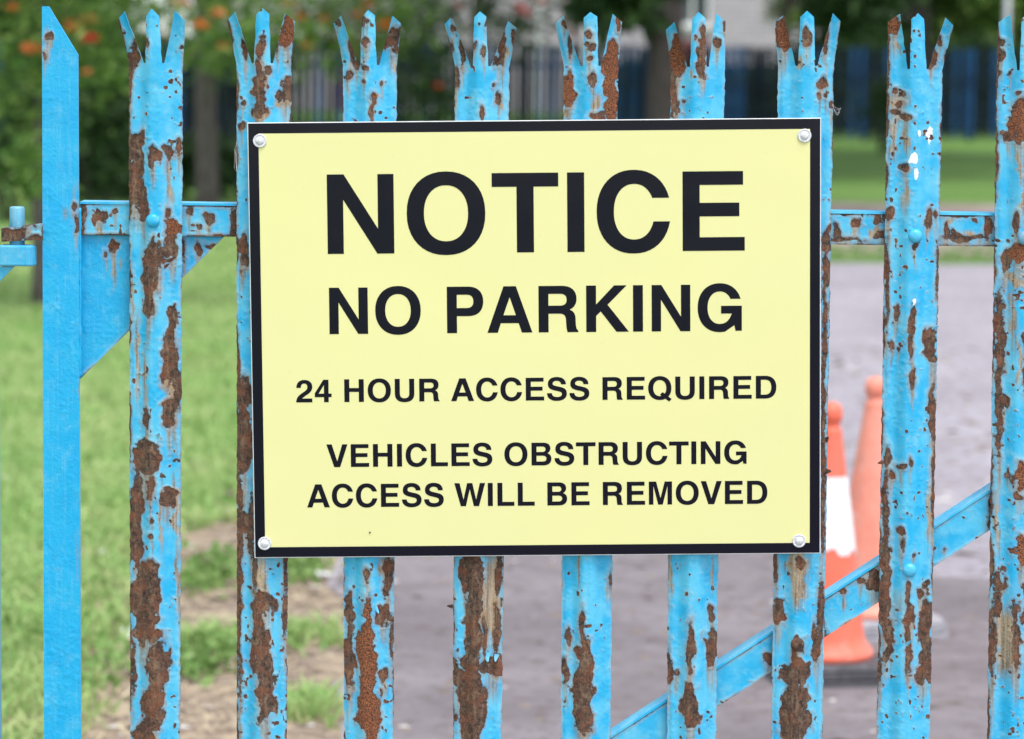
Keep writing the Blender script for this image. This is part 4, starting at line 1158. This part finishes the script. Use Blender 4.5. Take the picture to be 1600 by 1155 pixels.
# ================================================================== HOUSES
def house(x0, x1, d, wall, label, wins, doors, pipes):
    root = tag(empty('house', ((x0 + x1) / 2, d + CY, 0)), label, 'house', 'houses beyond the fence')
    w, dep, h = (x1 - x0) / 2, 7.5, 5.2
    m = MB().box(-w, w, 0, dep, -.1, h)
    m.add([(-w, .0, h), (-w, dep, h), (-w, dep / 2, h + 2.6), (-w + .2, .0, h), (-w + .2, dep, h), (-w + .2, dep / 2, h + 2.6)], [(0, 2, 1), (3, 4, 5)])
    child(m.build('wall', wall, root))
    rf = MB()
    for s in (0, 1):
        y0_, y1_ = (-.35, dep / 2) if s == 0 else (dep + .35, dep / 2)
        z0_ = h - .12
        v = [(-w - .05, y0_, z0_), (w + .05, y0_, z0_), (w + .05, y1_, h + 2.7), (-w - .05, y1_, h + 2.7)]
        v += [(a_, b_, c_ + .12) for a_, b_, c_ in v]
        rf.add(v, [(0, 3, 2, 1), (4, 5, 6, 7), (0, 1, 5, 4), (1, 2, 6, 5), (2, 3, 7, 6), (3, 0, 4, 7)])
    r_o = child(rf.build('roof', M['roof'], root))
    child(MB().box(w * .5, w * .5 + .8, dep / 2 - .3, dep / 2 + .3, h + 2.0, h + 3.5).build('chimney', wall, r_o))
    for cx, z0, ww, hh in wins:
        fr_ = MB()
        t_ = .07
        for q in ((-ww / 2, ww / 2, -.05, .02, z0, z0 + t_), (-ww / 2, ww / 2, -.05, .02, z0 + hh - t_, z0 + hh), (-ww / 2, -ww / 2 + t_, -.05, .02, z0 + t_, z0 + hh - t_), (ww / 2 - t_, ww / 2, -.05, .02, z0 + t_, z0 + hh - t_), (-t_ / 2, t_ / 2, -.05, .02, z0 + t_, z0 + hh - t_)):
            fr_.box(q[0] + cx, q[1] + cx, *q[2:])
        wo_ = child(fr_.build('window', M['upvc'], root))
        child(MB().box(cx - ww / 2 + t_, cx + ww / 2 - t_, -.02, -.01, z0 + t_, z0 + hh - t_).build('pane', M['glass'], wo_))
        child(MB().box(cx - ww / 2 - .08, cx + ww / 2 + .08, -.14, -.002, z0 - .09, z0 - .002).build('sill', M['upvc'], wo_))
    for cx in doors:
        do_ = child(MB().box(cx - .45, cx + .45, -.04, .0 - .002, 0, 2.05).build('door', M['door'], root))
        child(MB().box(cx + .30, cx + .36, -.09, -.042, .95, 1.08).build('handle', M['galv'], do_))
    for cx in pipes:
        child(MB().tube([(cx, -.08, 0.02), (cx, -.08, h - .15)], .07, 10).build('downpipe', M['upvc'], root))
    return root
house(-17.0, -8.45, 84, M['white_wall'], 'white rendered house behind the rowan trees on the left', [(-2.2, .9, 1.5, 1.3), (-2.2, 3.3, 1.5, 1.3), (1.0, 3.3, 1.2, 1.3)], [3.2], [-4.1])
house(-8.4, 1.6, 88, M['grey_block'], 'grey block house seen between the gate prongs above the sign', [(-3.4, .9, 1.6, 1.3), (-3.4, 3.4, 1.6, 1.3), (.6, .9, 1.6, 1.3), (.6, 3.4, 1.6, 1.3)], [-1.2], [4.05])
house(1.65, 10.6, 89, M['grey_block'], 'grey block house with a tall white stair window behind the thick trunk', [(-1.2, 2.45, 1.0, 2.0), (2.4, .9, 1.6, 1.3), (2.4, 3.4, 1.6, 1.3), (-3.3, 3.4, 1.3, 1.3)], [-1.2], [-4.2])

# ================================================================== TREES
def tree(label, px, d, trunk_r, h, crown, leaf_mat, bark, n_leaf, leaf, seed, name='tree', cat='tree', group=None, berries=(), limbs=7, extra=(), z_split=2.2):
    """crown: list of (dx, dy, z, rx, rz) lobes in metres relative to the trunk base"""
    r2 = np.random.default_rng(seed)
    X = (px - 800) / F * d
    root = tag(empty(name, (X, d + CY, 0)), label, cat, group)
    m = MB()
    pts = [(0, 0, -.1), (.01, 0, .3), (.04 * (r2.random() - .5), 0, z_split * .6), (.1 * (r2.random() - .5), .05, z_split), (.2 * (r2.random() - .5), .1, h * .75), (0, 0, h * .95)]
    m.tube(pts, [trunk_r * 1.25, trunk_r * 1.05, trunk_r * .95, trunk_r * .85, trunk_r * .4, trunk_r * .1], 12)
    for k in range(limbs):
        a = 2 * math.pi * (k + r2.random() * .6) / limbs
        z0 = z_split * (.85 + .6 * k / limbs)
        lb = crown[k % len(crown)]
        e = (lb[0] + .6 * lb[3] * math.cos(a), lb[1] + .6 * lb[3] * math.sin(a), lb[2] + .4 * lb[4] * (r2.random() - .3))
        m.tube([(0, 0, z0), (e[0] * .45, e[1] * .45, z0 + (e[2] - z0) * .6 + .1), e], [trunk_r * .45, trunk_r * .28, trunk_r * .06], 6)
    child(m.build('trunk', bark, root, True))
    vol = np.array([c[3] ** 2 * c[4] for c in crown]); vol = vol / vol.sum()
    Ps = []
    for c, w in zip(crown, vol):
        k = int(n_leaf * w)
        # clumps inside each lobe leave gaps and give light and dark masses
        nc = max(4, int(c[3] * 16))
        cc = r2.normal(size=(nc, 3)); cc /= np.linalg.norm(cc, axis=1)[:, None]
        cc *= (r2.random(nc) ** .45)[:, None] * np.array([c[3], c[3], c[4]])
        q = cc[r2.integers(0, nc, k)] + r2.normal(size=(k, 3)) * np.array([c[3], c[3], c[4]]) * .17
        Ps.append(q + np.array([c[0], c[1], c[2]]))
    for ex_px, ex_py, dd, rr, k in extra:       # hanging sprays
        P0 = CAM + ray(np.array(float(ex_px)), np.array(float(ex_py))) * dd
        q = r2.normal(size=(k, 3)) * rr * np.array([1, 1, .7])
        Ps.append(P0 - np.array([X, d + CY, 0]) + q)
    P = np.concatenate(Ps)
    P = P[P[:, 2] > .15]
    V, fcs = leaf_quads(P, leaf, 1.0, .42, r2)
    child(link('crown', mesh('crown', V, fcs), leaf_mat, root))
    for (bx, by, dd, s, col) in berries:
        P0 = CAM + ray(np.array(float(bx)), np.array(float(by))) * dd - np.array([X, d + CY, 0])
        o = bpy.data.objects.new('berry_cluster', berry_me[col])
        C.objects.link(o)
        o.parent = root
        s *= 1.22; o.location = tuple(P0); o.scale = (s, s, s * .8)
        o.rotation_euler = (0, 0, r2.random() * 6)
    return root
def berry_mesh(mat):
    m = MB()
    r2 = np.random.default_rng(3)
    for k in range(46):
        q = r2.normal(size=3); q = q / np.linalg.norm(q) * r2.random() ** .4 * .055
        q[2] *= .6
        t = .0085
        m.add([(q[0] + a * t, q[1] + b * t, q[2] + c * t) for a, b, c in ((1, 0, 0), (-1, 0, 0), (0, 1, 0), (0, -1, 0), (0, 0, 1), (0, 0, -1))],
              [(0, 2, 4), (2, 1, 4), (1, 3, 4), (3, 0, 4), (2, 0, 5), (1, 2, 5), (3, 1, 5), (0, 3, 5)])
    me = mesh('berry_cluster', m.v, m.f)
    me.materials.append(mat)
    return me
berry_me = {'o': berry_mesh(M['berry_o']), 'r': berry_mesh(M['berry_r'])}
RW = 'rowan trees on the lawn'
tree('slender rowan with orange berries rising behind the gate hinge', 60, 21, .06, 4.6, [(0, 0, 3.1, 1.5, 1.35), (.9, .2, 2.7, .9, .85), (-.9, .3, 2.8, .9, .9), (.1, .1, 4.2, .9, .8)], M['rowan'], M['bark'], 9000, .085, 1, 'rowan_tree', group=RW, z_split=1.7,
     berries=[(140, 60, 20, 1.0, 'r'), (138, 30, 20.2, 1.0, 'o'), (116, 42, 20.1, .9, 'o'), (48, 76, 20, 1.1, 'o'), (110, 36, 20.3, .7, 'r'), (136, 112, 20, .6, 'o'), (283, 6, 20.3, 1.1, 'r'), (314, 38, 20.2, .9, 'o'), (340, 20, 20.2, .9, 'o'), (20, 12, 20.4, .8, 'o')],
     extra=[(20, 60, 20.5, .28, 320), (40, 110, 20.6, .22, 220), (150, 25, 20.4, .26, 300), (150, 80, 20.3, .17, 160), (160, 105, 20.2, .10, 90), (110, 60, 20.5, .2, 180), (230, 5, 20.6, .2, 150), (310, 20, 20.5, .2, 170), (370, 10, 20.6, .2, 170), (430, 25, 20.6, .18, 130), (45, 245, 19.8, .085, 90), (45, 285, 19.8, .08, 90), (40, 180, 20.4, .22, 160), (300, 75, 20.7, .1, 60)])
tree('rowan with a pale grey trunk standing left of the sign', 320, 32.5, .115, 6.0, [(0, 0, 3.9, 1.9, 1.6), (1.1, -.1, 3.3, 1.2, 1.1), (-1.1, .2, 3.4, 1.2, 1.1), (.2, .2, 5.2, 1.1, .9)], M['rowan'], M['bark'], 9000, .11, 2, 'rowan_tree', group=RW, z_split=2.0,
     berries=[(350, 72, 31, 1.1, 'o'), (467, 27, 31, 1.4, 'o'), (483, 70, 31, 1.2, 'o'), (453, 4, 31, 1.3, 'o'), (605, 38, 31, 1.5, 'o'), (505, 30, 31, 1.0, 'o'), (575, 6, 31, 1.0, 'o'), (560, 22, 31, 1.0, 'o')],
     extra=[(490, 25, 31.5, .38, 420), (450, 50, 31.6, .26, 220), (540, 15, 31.5, .34, 350), (590, 40, 31.4, .22, 200), (610, 12, 31.5, .3, 260), (380, 70, 31.6, .22, 140), (520, 60, 31.6, .25, 130), (345, 90, 31.7, .2, 120)])
tree('rowan with red berries and a thin dark trunk above the sign', 746, 41, .11, 6.0, [(0, 0, 4.2, 2.0, 1.5), (1.2, 0, 3.7, 1.2, 1.0), (-1.2, .1, 3.5, 1.2, 1.2)], M['dark_leaf'], M['dark_bark'], 8000, .12, 3, 'rowan_tree', group=RW, z_split=2.3,
     berries=[(817, 14, 39.5, 1.5, 'r'), (808, 8, 39.6, 1.2, 'r'), (824, 22, 39.6, 1.1, 'r'), (890, 52, 39.5, 1.1, 'r'), (893, 35, 39.5, .9, 'r'), (718, 8, 39.6, 1.3, 'r'), (685, 134, 39.5, 1.0, 'r'), (886, 6, 39.5, 1.1, 'r'), (845, 2, 39.5, 1.2, 'r')],
     extra=[(660, 15, 40, .45, 520), (650, 60, 40, .3, 260), (690, 30, 40, .4, 360), (665, 120, 40, .28, 320), (650, 165, 40, .32, 380), (690, 150, 40, .2, 160), (790, 35, 40, .25, 200), (810, 50, 40, .2, 120), (830, 12, 40, .22, 120), (890, 20, 40, .25, 110)])
tree('broad tree with a thick dark trunk right of the sign centre', 1030, 31, .185, 11.0, [(0, 0, 7.6, 4.2, 2.6), (2.6, 1.4, 6.0, 2.6, 1.6), (-2.4, .8, 6.2, 2.4, 1.7), (1.0, 3.0, 6.4, 3.0, 1.7)], M['dark_leaf'], M['dark_bark'], 11000, .30, 4, 'broadleaf_tree', group='broadleaf trees by the fence', z_split=3.3, extra=[(960, 0, 30.6, .13, 200), (935, 6, 30.6, .09, 90), (985, -6, 30.6, .12, 140)])  # crown widened out of frame to shade the far lawn
tree('thin dark-trunked tree beside the top right sign corner', 1252, 44, .10, 11.0, [(0, 0, 7.6, 4.4, 2.6), (2.8, .2, 6.0, 3.0, 1.6), (2.0, 4.0, 6.2, 3.4, 1.8), (-1.5, 3.0, 6.4, 3.0, 1.8)], M['dark_leaf'], M['dark_bark'], 11000, .32, 5, 'broadleaf_tree', group='broadleaf trees by the fence', z_split=3.0, extra=[(1310, 0, 43, .22, 200), (1340, 8, 43, .22, 200)])  # wide upper crown shaped to throw shade on the lawn
tree('yellow-green tree beyond the fence right of the stair window', 1222, 73, .14, 6.5, [(0, 0, 4.2, 1.1, 1.9), (-.1, 0, 3.0, .7, .8)], M['light_leaf'], M['bark'], 4500, .16, 6, 'broadleaf_tree', group='broadleaf trees by the fence', z_split=2.0)
for k, (px, d, lab) in enumerate(((1345, 74, 'dense dark tree behind the far fence, leftmost of the right-hand row'), (1425, 77, 'dense dark tree behind the far fence, between two dark neighbours'),
                                  (1510, 75, 'dense tree with some lighter leaves behind the far fence'), (1600, 76, 'dense dark tree behind the far fence at the right edge'), (1690, 76, 'dense dark tree behind the far fence past the lamp post'),
                                  (-75, 62, 'dense dark tree behind the far fence at the left edge'), (15, 64, 'dense dark tree behind the far fence, hidden mostly by the stile'), (105, 63, 'dense dark tree behind the far fence left of the white house'),
                                  (-420, 61, 'dense tree left of the gate post far behind the lawn'), (-640, 60, 'dense dark tree second beyond the left edge'), (-900, 58, 'dense dark tree third beyond the left edge'), (-1200, 57, 'dense dark tree fourth beyond the left edge'))):
    tree(lab, px, d, .16, 8, [(0, 0, 2.2, 1.5, 2.1), (.3, .2, 4.6, 1.8, 2.0), (-.5, .1, 6.2, 1.4, 1.4)], M['rowan'] if k == 2 else M['dark_leaf'], M['dark_bark'], 9500, .27, 20 + k, 'broadleaf_tree', group='dense trees behind the fence', z_split=1.2)
def bush(label, px, d, lobes, mat, n, leaf, seed):
    r2 = np.random.default_rng(seed)
    X = (px - 800) / F * d
    root = tag(empty('bush', (X, d + CY, 0)), label, 'bush', 'bushes along the fence')
    m = MB()
    for k in range(6):
        a = k * 1.05
        m.tube([(.03 * math.cos(a), .03 * math.sin(a), -.05), (.15 * math.cos(a), .15 * math.sin(a), .4), (.35 * math.cos(a), .3 * math.sin(a), .9)], [.015, .011, .004], 5)
    child(m.build('stems', M['dark_bark'], root, True))
    Ps = []
    for c in lobes:
        k = int(n / len(lobes))
        nc = 14
        cc = r2.normal(size=(nc, 3)); cc /= np.linalg.norm(cc, axis=1)[:, None]
        cc *= (r2.random(nc) ** .4)[:, None] * np.array([c[3], c[3], c[4]])
        Ps.append(cc[r2.integers(0, nc, k)] + r2.normal(size=(k, 3)) * np.array([c[3], c[3], c[4]]) * .2 + np.array(c[:3]))
    P = np.concatenate(Ps)
    P = P[P[:, 2] > .05]
    V, fcs = leaf_quads(P, leaf, .4, .5, r2)
    child(link('crown', mesh('crown', V, fcs), mat, root))
tree('added tall tree to shade the lawn, trunk unseen behind the pale with white chips', 1428, 52, .16, 12.0, [(0, 0, 8.0, 4.6, 2.8), (3.0, .2, 6.4, 3.2, 1.8), (-1.5, 4.0, 6.6, 3.4, 1.9), (2.5, -3.0, 6.4, 3.2, 1.7)], M['dark_leaf'], M['dark_bark'], 11000, .34, 9, 'broadleaf_tree', group='broadleaf trees by the fence', z_split=3.6)  # unseen tree added so that its crown darkens the far lawn
bush('low dark bush added as shade on the lawn left of the pale grey trunk', 250, 36, [(0, 0, .35, .7, .3), (.5, .1, .5, .45, .3), (-.5, .1, .5, .5, .3)], M['dark_leaf'], 3000, .13, 64)  # the bushes on the lawn are added to stand in for dark shade
bush('low dark bush added as shade on the lawn right of the pale grey trunk', 385, 37, [(0, 0, .35, .5, .3), (.3, .1, .5, .4, .3)], M['dark_leaf'], 2400, .13, 65)
bush('dark spreading bush added as shade on the lawn behind the rail and gusset', 165, 36.5, [(0, 0, .35, .7, .35), (.5, .1, .6, .5, .3), (-.5, .1, .6, .5, .3)], M['dark_leaf'], 3200, .13, 66)
bush('dark spreading bush added as shade on the lawn behind the hinge pin', 30, 36, [(0, 0, .5, .7, .55), (.5, .1, 1.0, .4, .5), (-.5, .1, 1.0, .5, .5)], M['dark_leaf'], 3000, .13, 67)
bush('dark green bush by the far fence between stile and first pale', 150, 30, [(0, 0, .8, .35, .6), (.12, .1, 1.35, .3, .45)], M['dark_leaf'], 2600, .1, 61)
bush('dark bush at the far fence near the gate hinge', 10, 31.5, [(0, 0, .7, .4, .5), (.3, .1, 1.2, .4, .5)], M['dark_leaf'], 1500, .1, 62)
bush('sparse bush before the far fence beside the upper right pale', 1375, 55, [(0, 0, .7, .5, .6), (.2, .1, 1.0, .35, .4)], M['dark_leaf'], 900, .12, 63)

def hedge(x0, x1, d0, hh, label):
    r2 = np.random.default_rng(90)
    root = tag(empty('hedge', ((x0 + x1) / 2, d0 + CY, 0)), label, 'hedge')
    m = MB()
    for k in range(14):
        x = x0 + (x1 - x0) * (k + .5) / 14 - (x0 + x1) / 2
        m.tube([(x, 0, -.05), (x + .1, .1, .7), (x - .1, 0, 1.5)], [.03, .022, .008], 5)
    child(m.build('stems', M['dark_bark'], root))
    n = 9000
    P = np.stack([r2.uniform(x0, x1, n) - (x0 + x1) / 2, r2.normal(size=n) * .35, r2.random(n) * hh + .05], -1)
    P[:, 2] *= .85 + .3 * vnoise(P[:, 0] * .9, P[:, 0] * 0, 4)
    V, fcs = leaf_quads(P, .2, .3, .5, r2)
    child(link('foliage', mesh('foliage', V, fcs), M['dark_leaf'], root))
hedge(7.0, 15.5, 70.5, 1.9, 'long dark hedge behind the right part of the far fence')
hedge(-10.5, -4.3, 58.5, 1.75, 'dark hedge added to darken the far fence left of the sign')  # added hedge, darkens the fence gaps in front of the pale house
hedge(1.4, 6.6, 68.5, 1.35, 'low dark hedge added to darken the far fence either side of the thick trunk')  # added to make the lower fence gaps darker

# ------------------------------------------------------------------ lamp post behind the fence
d = 70
lp = tag(empty('street_lamp', ((1563 - 800) / F * d, d + CY, 0)), 'grey steel street lamp column beyond the far fence at the right', 'street lamp')
child(MB().tube([(0, 0, -.1), (0, 0, 1.2), (0, 0, 1.25), (0, 0, 6.0)], [.10, .10, .075, .06], 14).build('column', M['galv'], lp, True))
child(MB().tube([(0, 0, 6.0), (-.15, 0, 6.25), (-.8, 0, 6.35)], .035, 8).build('arm', M['galv'], lp, True))
hd = MB().box(-1.35, -.78, -.12, .12, 6.29, 6.40)
bevel(child(hd.build('lantern', M['galv'], lp)), .03)

# ------------------------------------------------------------------ wisps of cobweb caught on the steel
def web(anchors, label):
    m = MB()
    r2 = random.Random(len(label))
    c0 = np.mean([on_plane(*p, -.004) for p in anchors], 0)
    root = empty('cobweb', tuple(c0))
    tag(root, label, 'cobweb', 'cobweb wisps on the gate')
    for a in anchors:
        for b in anchors:
            if a < b and r2.random() < .8:
                p, q = on_plane(*a, -.004 + r2.uniform(-.002, .002)) - c0, on_plane(*b, -.004 + r2.uniform(-.002, .002)) - c0
                mid = (p + q) / 2 + np.array([0, 0, -.002 * r2.random()])
                m.tube([p, mid, q], .00013, 4)
    child(m.build('threads', M['web'], root))
web([(1301, 163), (1311, 170), (1308, 180), (1314, 168), (1303, 172), (1312, 176)], 'white cobweb wisp on the pale right of the top right sign corner')
web([(370, 222), (367, 232), (368, 248), (366, 262), (370, 268), (369, 240)], 'white cobweb wisp on the pale edge left of the sign')
